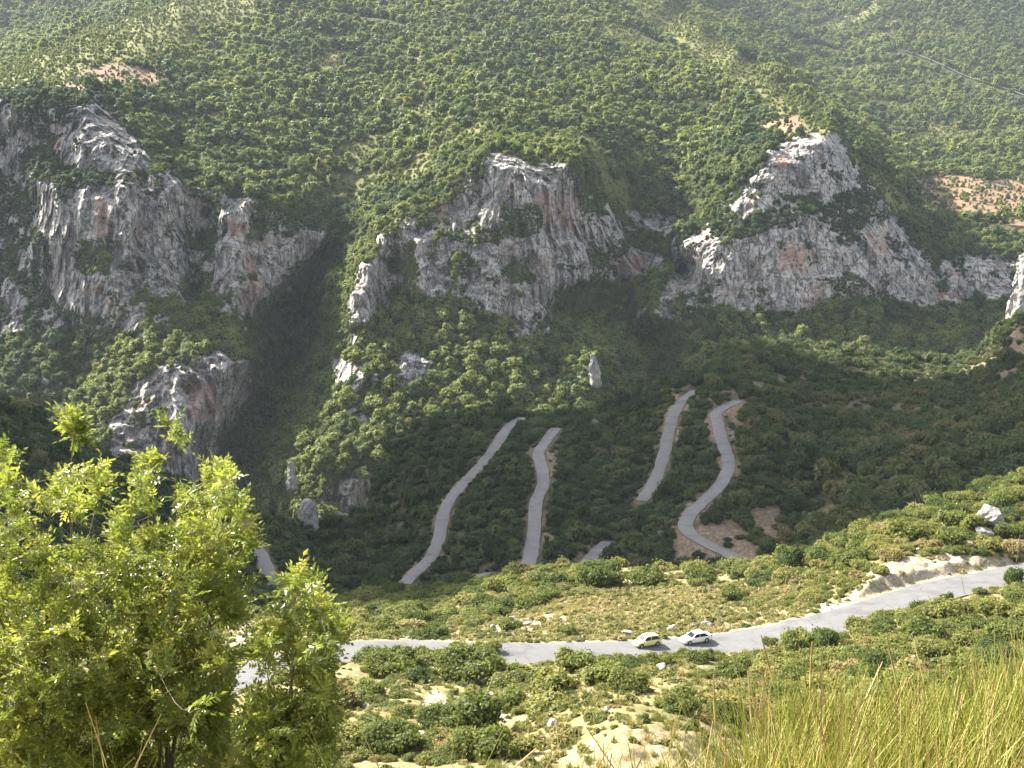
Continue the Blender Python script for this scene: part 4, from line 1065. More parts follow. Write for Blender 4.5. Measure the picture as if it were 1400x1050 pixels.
# ------------------------------------------------------------------ rush stems
def blades(name, base, top, bend, rad, tone, seed, tips=None, seg=6, sides=3):
    r = np.random.default_rng(seed); n = len(base); t = np.linspace(0, 1, seg+1)
    V = np.empty((n, seg+1, sides, 3)); T = np.empty((n, seg+1, sides))
    ax = top-base; a = np.cross(ax, r.normal(size=(n, 3))); a /= np.linalg.norm(a, axis=1)[:, None]; b = np.cross(ax, a); b /= np.linalg.norm(b, axis=1)[:, None]
    for k, s in enumerate(t):
        c = base+ax*s+bend*(s*s-s*.0)[..., None] if False else base+ax*s+bend*(s*(s-.35))
        wr = rad*(1-.72*s**1.5)
        if tips is not None and k >= seg-1: wr = np.where(tips, rad*(1.35 if k == seg-1 else .7), wr)
        for m in range(sides):
            an = 2*math.pi*m/sides; V[:, k, m] = c+(a*math.cos(an)+b*math.sin(an))*wr[:, None]
        tt = tone+.10*(s-.5)
        if tips is not None and k >= seg-1: tt = np.where(tips, .97, tt)
        T[:, k] = tt[:, None]
    i = np.arange(seg)[:, None]*sides; m = np.arange(sides)[None]; m2 = (m+1) % sides
    f = np.stack([i+m, i+m2, i+sides+m2, i+sides+m], -1).reshape(-1, 4)
    Fq = (np.arange(n)[:, None, None]*((seg+1)*sides)+f[None]).reshape(-1, 4)
    return V.reshape(-1, 3), Fq, np.clip(T, 0, 1).ravel()
def ledge_z(X, Y): return np.interp(Y, prof[:, 0], prof[:, 1])
def rushes(n, ufun, topfun, Yr, seed, rad=(.0012, .0027), spread=.16, tone=(.5, .22), tipp=.06, jit=45):
    r = np.random.default_rng(seed)
    Y = r.uniform(*Yr, n); u = ufun(r, n); tv_ = topfun(u)+np.abs(r.normal(0, jit, n))*1.15-jit*.35
    tu = u+r.normal(0, 42, n)+14
    top = unproj(tu, tv_, Y+r.normal(0, .12, n))
    bx = (u-700)/F*Y*1.02+r.normal(0, .05, n); base = np.stack([bx, Y, ledge_z(bx, Y)-.06], -1)
    bend = r.normal(0, 1, (n, 3))*np.array([.16, .12, .05])
    tips = r.random(n) < tipp
    return blades('rush', base, top, bend, r.uniform(*rad, n), np.clip(r.normal(*tone, n), .02, .84), seed, tips)
env_u = np.array([880,940,985,1010,1060,1120,1180,1240,1300,1360,1400,1500]); env_v = np.array([1085,1060,1010,972,942,932,938,945,938,918,902,890])
def topf(u): return np.interp(u, env_u, env_v)
parts = []
parts.append(rushes(4300, lambda r, n: 975+545*r.beta(1.5, 1.0, n), lambda u: topf(u)+20, (2.5, 3.9), 31))
parts.append(rushes(1500, lambda r, n: 1000+520*r.beta(1.4, 1.0, n), lambda u: topf(u)-6, (2.7, 3.6), 32, tone=(.42, .2), tipp=.12, jit=34))
parts.append(rushes(1100, lambda r, n: 960+560*r.random(n), lambda u: topf(u)+70, (1.9, 2.6), 33, rad=(.001, .002), tone=(.6, .2)))
parts.append(rushes(420, lambda r, n: r.uniform(780, 1000, n), lambda u: np.full(len(u), 1030.0), (2.4, 3.2), 34, tone=(.5, .2)))
o = 0; VV = []; FF = []; TT = []
for v, f, t in parts: VV.append(v); FF.append(f+o); TT.append(t); o += len(v)
tag(link('rushes', mesh_np('rushes', np.concatenate(VV), np.concatenate(FF), [M['rush']], attrs={'tone': np.concatenate(TT)})), kind='stuff', label='dense clump of yellow green rush stems at the lower right')
# stems standing out above the clump
STEMS = [(1180,1060,1105,858,.45,0,'long pale rush stem leaning left above the clump'), (1290,1060,1228,870,.30,1,'upright dark green rush stem with a brown head'), (1385,1060,1390,842,.55,0,'tall yellow rush stem near the right edge'), (1360,1060,1375,835,.6,0,'straw coloured rush stem leaning right near the edge'),
         (1010,1060,962,925,.55,1,'thin straw stem leaning far left out of the clump'), (1130,1060,1056,870,.5,1,'rush stem with a rusty brown head by the road edge'), (1120,1060,1098,880,.45,1,'rush stem with a drooping brown head left of the clump top'), (1400,1060,1330,790,.5,0,'long thin pale stem leaning left from the right corner')]
for k, (u0, v0, u1, v1, tn, tip, lab) in enumerate(STEMS):
    Yk = 2.9+.1*(k % 4); p = unproj(u0, v0, Yk); b0 = np.array([[p[0], Yk, ledge_z(0, Yk)-.05]]); t1 = unproj(u1, v1, Yk+.1)[None]
    v, f, t = blades('rush_stem', b0, t1, np.array([[.05*(-1)**k, .02, 0]]), np.array([.0028]), np.array([tn]), 60+k, np.array([bool(tip)]), seg=9, sides=6)
    tag(link('rush_stem', mesh_np('rush_stem', v-b0[0], f, [M['rush']], smooth=True, attrs={'tone': t}), loc=tuple(b0[0])), lab, 'grass stem')
# looser yellow stems along the lower edge at the left and centre
r_ = np.random.default_rng(77); L = []
for (uc, w, n_, vt) in ((60,30,5,1000), (150,22,5,985), (505,14,5,1000), (540,25,7,1010), (575,14,5,1005), (690,20,6,1010), (720,14,4,1022), (90,40,6,1025), (860,30,7,1000), (960,20,5,985)):
    L.append(rushes(n_, lambda r, n, uc=uc, w=w: r.normal(uc, w, n), lambda u, vt=vt: np.full(len(u), float(vt)), (2.5, 3.1), int(uc), tone=(.5, .15), tipp=.2, jit=18))
o = 0; VV = []; FF = []; TT = []
for v, f, t in L: VV.append(v); FF.append(f+o); TT.append(t); o += len(v)
tag(link('tall_grass', mesh_np('tall_grass', np.concatenate(VV), np.concatenate(FF), [M['rush']], attrs={'tone': np.concatenate(TT)})), kind='stuff', label='thin yellow grass stems rising into the lower edge of the view')
# low leafy undergrowth on the ledge slope behind and under the trees
Pl = []; rl = []
rr_ = np.random.default_rng(91)
for _ in range(900):
    yy_ = rr_.uniform(9.5, 70); xx_ = rr_.uniform(-.62, .62)*yy_
    Pl.append((xx_, yy_, float(np.interp(yy_, prof[:, 0], prof[:, 1]))-.1)); rl.append(rr_.uniform(.35, 1.1)*min(1, yy_/22+.3))
Pl = np.array(Pl); rl = np.array(rl); n = len(Pl)
scatter_object('bushes', Pl, np.stack([rl]*3, -1), np.stack([np.zeros(n), np.zeros(n), rr_.uniform(0, 6.28, n)], -1), rr_.uniform(.15, .65, n), rr_.integers(0, 8, n), sh_protos, 'low bushes on the steep bank below the viewpoint')
# ================================================================== ROCKS
def rock_mesh(name, seed, sub=4, cuts=9, rough=.16, stretch=(1, 1, .8), mat_='limestone'):
    r = np.random.default_rng(seed); v, t = ico(sub); v = v.copy()
    for _ in range(cuts):
        d = r.normal(size=3); d /= np.linalg.norm(d); h = r.uniform(.55, .85); k = v@d; m = k > h
        v[m] -= np.outer((k[m]-h)*.92, d)
    nz = fbm(v[:, 0]*2.2+seed, v[:, 1]*2.2, v[:, 2]*2.2, 4, seed)+.5*ridged(v[:, 0]*3+seed, v[:, 1]*3, v[:, 2]*3, 2, seed+3)
    v = v*(1+rough*nz[:, None])*np.array(stretch)
    return mesh_np(name, v, t, [M[mat_]])
rocks = [rock_mesh('rock_%d' % i, 40+i, 3, 8+i, .15, [(1, .8, .6), (1, 1, .75), (1.2, .8, .55), (.9, .9, .9), (1.3, .9, .5)][i]) for i in range(5)]
def put_rock(u, v, wpx, k, label, me=None, sink=.25, rz=None, group=None, name='rock'):
    p = fore_at(u, v); d = p[1]*CP-p[2]*SP; s = wpx*d/F/2
    o = link(name, me or rocks[k]); o.location = (p[0], p[1], p[2]+s*(.5-sink)); o.scale = (s, s, s); o.rotation_euler = (random.uniform(-.2, .2), random.uniform(-.2, .2), rz if rz is not None else random.uniform(0, 6.28))
    return tag(o, label, 'rock', group)
bl = rock_mesh('boulder', 71, 5, 14, .17, (1.05, .95, .95))
put_rock(1352, 718, 46, 0, 'big grey white boulder standing alone among the shrubs at the right', bl, sink=.0, rz=.4, name='boulder')
put_rock(1345, 733, 26, 1, 'pale broken rock at the foot of the big boulder', sink=.3)
ROCKS = [(757,992,22,2,'flat pale rock on the stony slope above the sandy bank'), (828,972,11,3,'small upright white rock on the slope between the flat rock and the sandy bank'), (904,917,20,1,'white rock just below the near road edge under the white car'), (857,870,19,1,'rounded white rock on the far verge left of the yellow car'), (886,862,9,0,'small rock on the far verge behind the yellow car'),
 (919,861,17,0,'white rock on the far verge between the two cars'), (948,858,12,3,'pale rock behind the white car roof'), (968,856,16,2,'long pale rock on the far verge right behind the white car'), (849,831,9,3,'little white stone high in the dry meadow'), (1255,752,11,4,'small white slab among the shrubs above the sand bank'),
 (1046,927,15,1,'grey white rock at the left of the rush stems'), (1072,846,9,0,'small pale rock near the far road edge right of the cars'), (1130,830,8,3,'small white stone at the left tip of the sand bank'), (1284,848,9,0,'small rock below the right stretch of road'), (1342,853,13,1,'pale rock in the shrubs at the right below the road'),
 (703,850,14,2,'left white rock of the pale ledge above the road'), (722,855,12,1,'right white rock of the pale ledge above the road'), (676,860,10,3,'lowest small rock of the pale ledge above the road'), (768,842,10,4,'white rock at the upper end of the pale ledge'),
 (465,858,14,0,'white rock at the left end of the roadside rubble bank'), (482,856,18,1,'largest white rock of the roadside rubble bank at the left bend'), (503,860,12,3,'right hand white rock of the rubble bank at the left bend'), (608,884,15,3,'white rock standing at the top of the bare pale strip'), (614,900,18,4,'flat white slab in the middle of the bare pale strip'), (606,915,12,2,'lowest slab of the bare pale strip'),
 (560,972,12,0,'pale rock on the stony slope left of centre'), (650,968,12,2,'pale flat stone in the middle of the stony slope'), (705,962,10,1,'pale stone right of the middle of the stony slope'), (742,940,11,0,'pale stone in the gap between two shrubs under the road'), (500,968,14,1,'pale rock at the right of the small young tree'), (655,1032,13,2,'white rock at the lower edge near the centre'), (575,1042,9,3,'small white rock at the lower edge left of centre'), (1245,955,9,0,'rock glimpsed behind the rush stems')]
for a in ROCKS: put_rock(*a[:4], a[4])
nr_ = 0
rq = np.random.default_rng(8)
Wr = ar3*vis3*(d3 > HW3+.6)*(.25+3*p3_)*(c3v > 800)
Pr, ri, rj = sample_cells(G3, Wr, 150, rq)
LAB = []
for p in Pr:
    u, v = proj(p); s = rq.uniform(.18, .5); o = link('stone', rocks[rq.integers(0, 5)]); o.location = p+np.array([0, 0, s*.15]); o.scale = (s, s, s); o.rotation_euler = (rq.normal(0, .3), rq.normal(0, .3), rq.uniform(0, 6.28))
    zf = zone_fore(float(u), float(v)); tag(o, None, 'stone', 'loose stones '+zf); LAB.append((o, '%s white stone %s' % ('tiny' if s < .28 else 'small' if s < .4 else 'larger loose', zf), float(u), float(v)))
name_each(LAB)

# rock needles at the cliffs
def needle(name, u, v, wpx, hpx, Y, label, seed, lean=0.0, mat_='greyrock', top=.35):
    r = np.random.default_rng(seed); v0, t = ico(5); d = Y
    w = wpx*d/F/2; h = hpx*d/F
    z0 = (v0[:, 2]+1)/2; V = v0.copy()
    V[:, :2] *= (w*(1.15-(1.15-top)*z0**1.3)/np.maximum(np.linalg.norm(v0[:, :2], axis=1), .35))[:, None]*np.minimum(1, .35+np.linalg.norm(v0[:, :2], axis=1))[:, None]
    V[:, 2] = -h*.25+h*1.25*z0
    q = V+seed*7.3; k = w*.55
    for ax_ in range(3): V[:, ax_] += (.75 if ax_ < 2 else .5)*k*(ridged(q[:, 0]/(w*.8), q[:, 1]/(w*.8), q[:, 2]/(w*2.4), 3, seed+ax_)+.9*fbm(q[:, 0]/(w*.45), q[:, 1]/(w*.45), q[:, 2]/(w*.7), 4, seed+9+ax_))
    V[:, 0] += lean*h*(z0-.2)
    p = unproj(u, v, Y); o = link(name, mesh_np(name, V, t, [M[mat_]])); o.location = p
    return tag(o, label, 'rock')
needle('rock_pinnacle', 813, 521, 15, 40, 712, 'pale lit rock needle rising from the trees of the gorge in the centre', 81, -.15)
needle('rock_pinnacle', 1396, 430, 34, 82, 735, 'bright lit rock tower at the right edge', 82, .03, 'greyrock', .7)
needle('rock_pinnacle', 398, 664, 15, 34, 650, 'slim rock needle among lit trees at the foot of the ravine', 83)
needle('rock_pinnacle', 420, 720, 27, 38, 392, 'grey standing boulder at the bottom of the valley', 84, 0, 'greyrock', .5)

# ================================================================== POSTS, POLE, HOUSE
def post(u, v, hpx, label, w=.09, name='guide_post', cat='post', lean=0.0, cap=True):
    p = fore_at(u, v); d = p[1]*CP-p[2]*SP; h = hpx*d/F
    root = empty(name, tuple(p), label=label, cat=cat)
    V_, f_ = taper((0, 0, -.2), (0, 0, h), w, w*.75, 8); b_ = len(V_)
    top = np.arange(8, 16)
    me_ = bpy.data.meshes.new('shaft'); me_.from_pydata(V_.tolist(), [], f_.tolist()+[top.tolist()]); me_.materials.append(M['wood']); link('shaft', me_, root)
    if cap:
        V2_, f2 = taper((0, 0, h*.985), (0, 0, h+.07), w*1.15, w*.7, 8)
        mc = bpy.data.meshes.new('cap'); mc.from_pydata(V2_.tolist(), [], f2.tolist()+[list(range(8, 16)), list(range(7, -1, -1))]); mc.materials.append(M['wood']); link('cap', mc, root)
    root.rotation_euler = (0, lean, 0); return root
post(998, 861, 9, 'short dark post on the far road edge right of the white car')
post(1389, 772, 42, 'thin wooden pole beside the road at the right edge', .08, 'pole', 'pole', .04)
post(1330, 756, 19, 'short thin stake among the shrubs under the big boulder', .06, 'stake', 'stake', -.05, False)

def simple(name, col, rough=.5, spec=.4, metal=0, **k):
    b = NB(name); n = b.noise(b.objpos(), 3, 3)
    c = b.mix(b.math('MULTIPLY', n, .25), col, tuple(x*.72 for x in col))
    return b.fin(b.pbsdf(c, rough, spec=spec, metal=metal, **k))
M['wall'] = simple('plaster_wall', (.62, .55, .48), .9, .1); M['tile'] = simple('red_roof_tile', (.50, .17, .10), .85, .15); M['dark'] = simple('dark_opening', (.03, .03, .035), .5)
hp = far_at(661, 187); hs = hp[1]/F
house = empty('house', (hp[0], hp[1]-4, hp[2]-1), -.35, label='tiny red roofed house in the woods above the middle cliff', cat='house')
def box(bm, x0, x1, y0, y1, z0, z1):
    vs__ = [bm.verts.new(c) for c in ((x0,y0,z0),(x1,y0,z0),(x1,y1,z0),(x0,y1,z0),(x0,y0,z1),(x1,y0,z1),(x1,y1,z1),(x0,y1,z1))]
    for f in ((3,2,1,0),(4,5,6,7),(0,1,5,4),(1,2,6,5),(2,3,7,6),(3,0,4,7)): bm.faces.new([vs__[i] for i in f])
def bm_obj(name, bm, m, parent=None, smooth=False):
    me_ = bpy.data.meshes.new(name); bmesh.ops.recalc_face_normals(bm, faces=bm.faces[:]); bm.to_mesh(me_); bm.free(); me_.materials.append(m)
    if smooth:
        for p in me_.polygons: p.use_smooth = True
    return link(name, me_, parent)
bm = bmesh.new(); box(bm, -4.2, 4.2, -3, 3, -3, 4.0)
g = [bm.verts.new(c) for c in ((-4.2,-3,4.001),(-4.2,3,4.001),(-4.2,0,5.6),(4.2,-3,4.001),(4.2,3,4.001),(4.2,0,5.6))]
bm.faces.new([g[0], g[2], g[1]]); bm.faces.new([g[3], g[4], g[5]]); bm_obj('wall', bm, M['wall'], house)
bm = bmesh.new()
for sgn in (-1, 1):
    a = [bm.verts.new(c) for c in ((-4.7, sgn*3.6, 3.75), (4.7, sgn*3.6, 3.75), (4.7, 0, 5.75), (-4.7, 0, 5.75), (-4.7, sgn*3.6, 3.95), (4.7, sgn*3.6, 3.95), (4.7, 0, 5.95), (-4.7, 0, 5.95))]
    for f in ((0,1,2,3),(7,6,5,4),(0,4,5,1),(1,5,6,2),(3,2,6,7),(0,3,7,4)): bm.faces.new([a[i] for i in f])
bm_obj('roof', bm, M['tile'], house)
bm = bmesh.new(); box(bm, -.5, .5, -3.06, -2.98, 0, 2.1); bm_obj('door', bm, M['dark'], house)
for xx in (-2.5, 2.5):
    bm = bmesh.new(); box(bm, xx-.45, xx+.45, -3.05, -2.97, 1.1, 2.3); bm_obj('window', bm, M['dark'], house)

# ================================================================== CARS
M['glass'] = (lambda b: b.fin(b.pbsdf((.02, .03, .035), .06, spec=.6)))(NB('tinted_car_glass'))
M['tyre'] = simple('tyre_rubber', (.025, .025, .026), .85, .2); M['rim'] = simple('alloy_rim', (.45, .46, .48), .35, .5, .8)
M['lamp'] = simple('clear_lamp', (.75, .77, .8), .12, .6); M['red'] = simple('red_lamp', (.45, .02, .02), .2, .5); M['trim'] = simple('black_trim', (.03, .03, .032), .6); M['plate'] = simple('white_plate', (.75, .75, .73), .5)
def paint(name, col): return (lambda b: b.fin(b.pbsdf(b.mix(b.math('MULTIPLY', b.noise(b.objpos(), 2, 3), .18), col, tuple(x*.8 for x in col)), .32, spec=.5, **{'Coat Weight': .6, 'Coat Roughness': .08})))(NB(name))
def make_car(label, p, heading, pm, L, W_, prof_top, cab, wheels, rw, group='cars on the road'):
    """prof_top: (x, z) of the bonnet, waist and boot line; cab: (x, z) of the glasshouse outline from windscreen foot to rear window foot"""
    root = empty('car', tuple(p), heading, label=label, cat='car', group=group)
    hw = W_/2
    top = np.array(prof_top, float)
    xs_ = np.linspace(-L/2, L/2, 49)
    zt = np.interp(xs_, top[:, 0], top[:, 1])
    def wy(x): return hw*(1-.16*abs(2*x/L)**5-.03*abs(2*x/L)**2)
    bm = bmesh.new(); rows = []
    for x, z in zip(xs_, zt):
        zb = .20+.10*max(0, (abs(2*x/L)-.86)/.14)
        arch = 0
        for wx in wheels:
            d = abs(x-wx)
            if d < rw+.06: arch = max(arch, math.sqrt((rw+.06)**2-d*d)+rw)
        y_ = wy(x); rows.append([bm.verts.new((x, yy_, zz_)) for yy_, zz_ in
          ((-y_*.94, max(zb, arch)), (-y_, max(zb+.16, arch+.012)), (-y_*1.005, max(.52, arch+.03)), (-y_*.985, z-.13), (-y_*.90, z-.015), (-y_*.45, z+.02), (0, z+.028), (y_*.45, z+.02), (y_*.90, z-.015), (y_*.985, z-.13), (y_*1.005, max(.52, arch+.03)), (y_, max(zb+.16, arch+.012)), (y_*.94, max(zb, arch)))])
    for a, b in zip(rows, rows[1:]):
        for i in range(12): bm.faces.new([a[i], a[i+1], b[i+1], b[i]])
        bm.faces.new([a[12], a[0], b[0], b[12]])
    bm.faces.new(rows[0]); bm.faces.new(rows[-1][::-1])
    bm_obj('body', bm, pm, root, True)
    # glasshouse: roof skin, pillars and panes
    c = np.array(cab, float); zr = c[:, 1].max()
    def cy_(z, lo): return hw*(.93-.20*(z-lo)/(zr-lo))
    lo = c[0, 1]
    bm = bmesh.new(); rr = []
    n_ = len(c)
    inner = [(x, z) for x, z in c]
    prs = []
    for x, z in inner: prs.append((bm.verts.new((x, -cy_(z, lo), z)), bm.verts.new((x, -cy_(z, lo)*.5, z+.035*(z > lo+.2))), bm.verts.new((x, cy_(z, lo)*.5, z+.035*(z > lo+.2))), bm.verts.new((x, cy_(z, lo), z))))
    for k, (a, b) in enumerate(zip(prs, prs[1:])):
        for i in range(3): bm.faces.new([a[i], a[i+1], b[i+1], b[i]])
    fl = [q[0] for q in prs]; fr_ = [q[3] for q in prs]
    bm.faces.new(fl); bm.faces.new(fr_[::-1])
    bm_obj('cabin', bm, pm, root)
    def pane(name, pts, off):
        pts = np.array(pts, float); q = pts.mean(0)
        nrm_ = np.cross(pts[1]-pts[0], pts[2]-pts[0]); nrm_ /= np.linalg.norm(nrm_)
        if nrm_@(q-np.array([0, 0, .7])) < 0: nrm_ = -nrm_
        b_ = bmesh.new(); f = b_.faces.new([b_.verts.new(x) for x in pts+nrm_*off]); ex = bmesh.ops.extrude_face_region(b_, geom=[f])
        for vv_ in [e for e in ex['geom'] if isinstance(e, bmesh.types.BMVert)]: vv_.co -= Vector(nrm_)*.012
        return bm_obj(name, b_, M['glass'], root)
    A, B = c[0], c[1]; Cc, Dd = c[-2], c[-1]
    def sl_(P_, Q_, t): return (P_[0]*(1-t)+Q_[0]*t, P_[1]*(1-t)+Q_[1]*t)
    for nm, (P_, Q_), hi_ in (('windscreen', (A, B), .93), ('rear_window', (Dd, Cc), .88)):
        a = sl_(P_, Q_, .08); b = sl_(P_, Q_, hi_); f_ = .86
        pane(nm, [(a[0], -cy_(a[1], lo)*f_, a[1]), (a[0], cy_(a[1], lo)*f_, a[1]), (b[0], cy_(b[1], lo)*f_, b[1]), (b[0], -cy_(b[1], lo)*f_, b[1])], .03 if nm == 'windscreen' else .03)
    zt_ = zr-.10; zb_ = lo+.05
    xf = lambda z: np.interp(z, [A[1], B[1]], [A[0], B[0]]); xb = lambda z: np.interp(z, [Dd[1], Cc[1]], [Dd[0], Cc[0]])
    mid = (A[0]+Dd[0])/2+.02*L
    for sgn in (-1, 1):
        for x0a, x1a, x0b, x1b in ((mid+.04, xf(zb_)-.14, mid+.04, xf(zt_)-.10), (xb(zb_)+.16, mid-.04, xb(zt_)+.12, mid-.04)):
            pane('side_window', [(x0a, sgn*cy_(zb_, lo), zb_), (x1a, sgn*cy_(zb_, lo), zb_), (x1b, sgn*cy_(zt_, lo), zt_), (x0b, sgn*cy_(zt_, lo), zt_)], .012)
    for wx in wheels:
        for sgn in (-1, 1):
            b_ = bmesh.new(); bmesh.ops.create_cone(b_, cap_ends=True, segments=28, radius1=rw, radius2=rw, depth=.2, matrix=Matrix.Translation((wx, sgn*(hw-.105), rw)) @ Matrix.Rotation(R(90), 4, 'X'))
            bmesh.ops.bevel(b_, geom=[e for e in b_.edges if abs(e.calc_length()) > .15 and False] or [], offset=.01)
            wh = bm_obj('wheel', b_, M['tyre'], root)
            b_ = bmesh.new(); bmesh.ops.create_cone(b_, cap_ends=True, segments=20, radius1=rw*.66, radius2=rw*.6, depth=.03, matrix=Matrix.Translation((wx, sgn*(hw+.003), rw)) @ Matrix.Rotation(R(90)*(-sgn), 4, 'X')); bm_obj('rim', b_, M['rim'], wh)
    xe = L/2; zh = np.interp(xe-.12, top[:, 0], top[:, 1])
    for sgn in (-1, 1):
        b_ = bmesh.new(); bmesh.ops.create_uvsphere(b_, u_segments=14, v_segments=8, radius=1, matrix=Matrix.Translation((xe-.17, sgn*hw*.70, zh-.12)) @ Matrix.Diagonal((.19, .20, .085, 1))); bm_obj('headlight', b_, M['lamp'], root, True)
        b_ = bmesh.new(); bmesh.ops.create_uvsphere(b_, u_segments=12, v_segments=8, radius=1, matrix=Matrix.Translation((-xe+.09, sgn*hw*.74, np.interp(-xe+.1, top[:, 0], top[:, 1])-.14)) @ Matrix.Diagonal((.10, .15, .12, 1))); bm_obj('tail_light', b_, M['red'], root, True)
        b_ = bmesh.new(); bmesh.ops.create_uvsphere(b_, u_segments=12, v_segments=8, radius=1, matrix=Matrix.Translation((A[0]-.32, sgn*(hw+.09), lo+.08)) @ Matrix.Diagonal((.07, .11, .075, 1))); bm_obj('mirror', b_, pm, root, True)
    for sx, nm in ((1, 'front_bumper'), (-1, 'rear_bumper')):
        b_ = bmesh.new(); box(b_, min(sx*(xe-.16), sx*(xe+.05)), max(sx*(xe-.16), sx*(xe+.05)), -hw*.84, hw*.84, .26, .46); bmesh.ops.bevel(b_, geom=b_.edges[:], offset=.05, segments=2, affect='EDGES'); bm_obj(nm, b_, pm, root, True)
        b_ = bmesh.new(); box(b_, min(sx*(xe+.045), sx*(xe+.065)), max(sx*(xe+.045), sx*(xe+.065)), -.26, .26, .31, .42); bm_obj('number_plate', b_, M['plate'], root)
    b_ = bmesh.new(); box(b_, xe-.05, xe+.012, -hw*.42, hw*.42, .50, .60); bm_obj('grille', b_, M['trim'], root)
    root.scale = (1.07, 1.07, 1.07)
    return root
def road_at(u, v, side=0.0):
    uu_, vv_ = proj(lm); k_ = int(((uu_-u)**2).argmin()); t = lm[min(k_+2, len(lm)-1)]-lm[max(k_-2, 0)]; t = t/np.linalg.norm(t)
    if t[0] > 0: t = -t
    nrm_ = np.array([-t[1], t[0], 0]); nrm_ = nrm_ if nrm_[1] > 0 else -nrm_
    return lm[k_]+nrm_*side+np.array([0, 0, .055]), math.atan2(t[1], t[0])
p, h = road_at(886, 880, 1.5)
make_car('small pale yellow hatchback driving left on the road', p, h+.10, paint('lime_paint', (.66, .65, .27)), 3.75, 1.62, [(-1.88,.80),(-1.80,.95),(-1.0,.94),(.55,.93),(1.1,.86),(1.6,.72),(1.82,.58),(1.88,.50)], [(1.02,.88),(.42,1.38),(.0,1.47),(-.7,1.47),(-1.35,1.38),(-1.78,.92)], (1.18, -1.20), .30)
p, h = road_at(955, 872, 1.5)
make_car('white four door saloon following the pale yellow car', p, h+.06, paint('white_paint', (.78, .78, .79)), 4.35, 1.70, [(-2.17,.82),(-2.10,.97),(-1.45,.98),(-.9,.95),(.7,.92),(1.2,.88),(1.8,.74),(2.1,.60),(2.17,.50)], [(1.05,.89),(.30,1.36),(-.1,1.42),(-.7,1.42),(-1.05,1.37),(-1.72,.95)], (1.32, -1.30), .31)
# ================================================================== CAMERA, LIGHT, AIR
cam = bpy.data.cameras.new('camera'); co = bpy.data.objects.new('camera', cam); COL.objects.link(co)
co.location = (0, 0, 0); co.rotation_euler = (R(90)-PITCH, 0, 0)
cam.sensor_width = 36; cam.lens = 36*F/1400; cam.clip_start = .05; cam.clip_end = 9000
scene.camera = co
SUN_EL, SUN_AZ = R(38.5), R(-52)      # beyond and to the left
sdir = Vector((math.sin(SUN_AZ)*math.cos(SUN_EL), math.cos(SUN_AZ)*math.cos(SUN_EL), math.sin(SUN_EL)))
sl = bpy.data.lights.new('sun', 'SUN'); sl.energy = 4.8; sl.angle = R(.5); sl.color = (1, .95, .87)
so = bpy.data.objects.new('sun', sl); COL.objects.link(so); so.rotation_euler = sdir.to_track_quat('Z', 'Y').to_euler()
w = bpy.data.worlds.new('World'); scene.world = w; w.use_nodes = True
nt = w.node_tree; nt.nodes.clear()
wo = nt.nodes.new('ShaderNodeOutputWorld'); bg = nt.nodes.new('ShaderNodeBackground'); sk = nt.nodes.new('ShaderNodeTexSky')
sk.sky_type = 'NISHITA'; sk.sun_disc = False; sk.sun_elevation = SUN_EL; sk.sun_rotation = SUN_AZ; sk.dust_density = 2.0
bg.inputs['Strength'].default_value = .09
hs_ = nt.nodes.new('ShaderNodeHueSaturation'); hs_.inputs['Saturation'].default_value = .5
nt.links.new(sk.outputs[0], hs_.inputs['Color']); nt.links.new(hs_.outputs[0], bg.inputs[0]); nt.links.new(bg.outputs[0], wo.inputs[0])

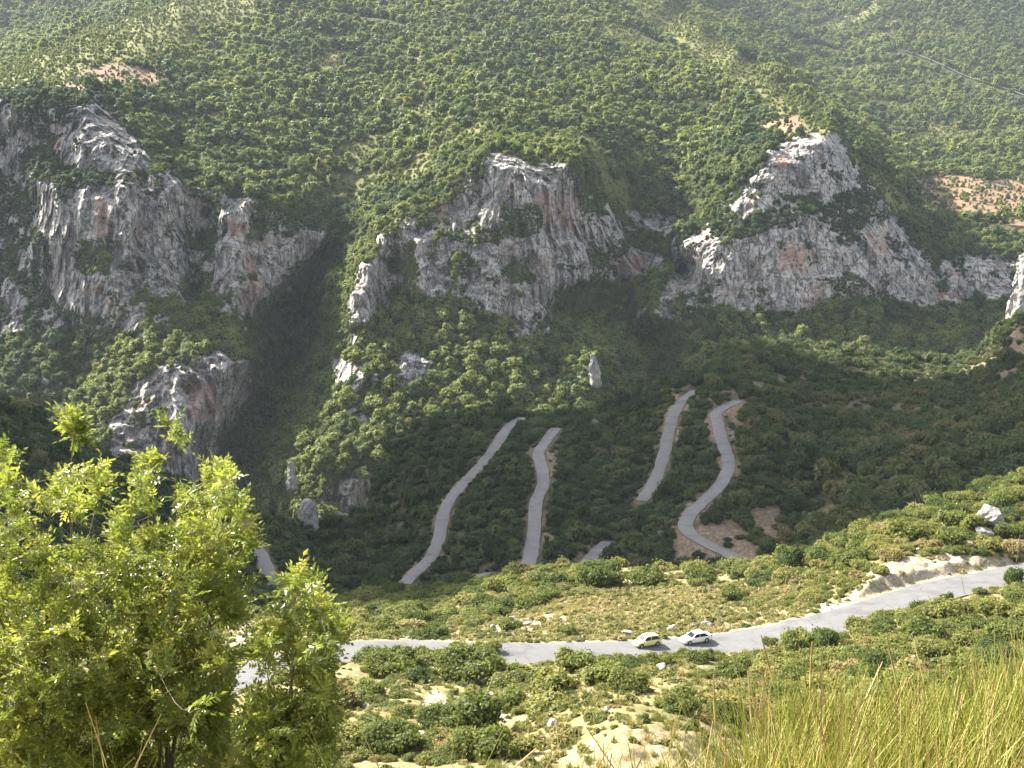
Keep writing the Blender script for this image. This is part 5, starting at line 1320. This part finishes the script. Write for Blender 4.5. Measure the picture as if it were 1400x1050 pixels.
# passing cloud, high and out of the picture: its shadow lies on the hairpin valley
def shadow_cloud(name, shade, zc, ref, rad, seed, flat=.45):
    rr = np.random.default_rng(seed)
    poly = [(p[0], p[1]) for p in shade]; xs_ = [p[0] for p in poly]; ys_ = [p[1] for p in poly]
    bm = bmesh.new(); n = 0
    sh = sdir*((zc-ref)/sdir.z)
    for gx_ in np.arange(min(xs_), max(xs_)+1, rad*.75):
        for gy_ in np.arange(min(ys_), max(ys_)+1, rad*.75):
            px, py = gx_+rr.uniform(-.3, .3)*rad, gy_+rr.uniform(-.3, .3)*rad
            if not inpoly(np.array([px]), np.array([py]), poly)[0]: continue
            r = rad*rr.uniform(.75, 1.15)
            bmesh.ops.create_icosphere(bm, subdivisions=3, radius=r, matrix=Matrix.Translation((px+sh.x, py+sh.y, zc+rr.uniform(-.1, .3)*rad)) @ Matrix.Diagonal((1, 1, flat*rr.uniform(.8, 1.5), 1)))
    me = bpy.data.meshes.new(name); bm.to_mesh(me); bm.free()
    c = np.empty(len(me.vertices)*3, np.float32); me.vertices.foreach_get('co', c); c = c.reshape(-1, 3)
    n3 = np.stack([fbm(c[:, 0]/30, c[:, 1]/30, c[:, 2]/30, 3, s) for s in (1, 2, 3)], -1); c += n3*rad*.5
    me.vertices.foreach_set('co', c.ravel()); me.materials.append(M['cloud'])
    for p in me.polygons: p.use_smooth = True
    return tag(link(name, me), kind='structure')
shadow_cloud('cloud', [(-420,250),(-150,205),(-40,208),(-12,225),(12,270),(40,276),(110,272),(200,285),(330,330),(600,360),(600,470),(240,500),(130,505),(60,490),(-60,500),(-160,430),(-420,420)], 860, -90, 34, 5)

# ------------------------------------------------------------------ air
bm = bmesh.new(); bmesh.ops.create_cube(bm, size=1)
me = bpy.data.meshes.new('haze'); bm.to_mesh(me); bm.free()
hz = link('haze', me); hz.location = (0, 1420, 250); hz.scale = (4400, 3000, 1060); tag(hz, kind='stuff')
hm = bpy.data.materials.new('haze_air'); hm.use_nodes = True; ht = hm.node_tree; ht.nodes.clear()
hv = ht.nodes.new('ShaderNodeVolumePrincipled'); ho = ht.nodes.new('ShaderNodeOutputMaterial')
hv.inputs['Color'].default_value = (.80, .88, 1.0, 1); hv.inputs['Density'].default_value = .000042; hv.inputs['Anisotropy'].default_value = 0
ht.links.new(hv.outputs[0], ho.inputs['Volume']); me.materials.append(hm)

scene.view_settings.view_transform = 'Standard'; scene.view_settings.look = 'None'
scene.view_settings.exposure = 2.15; scene.view_settings.gamma = 1.0
cy = scene.cycles
cy.max_bounces = 5; cy.diffuse_bounces = 3; cy.glossy_bounces = 2; cy.transmission_bounces = 3; cy.volume_bounces = 0; cy.transparent_max_bounces = 8
cy.use_denoising = True
cy.sample_clamp_indirect = 6
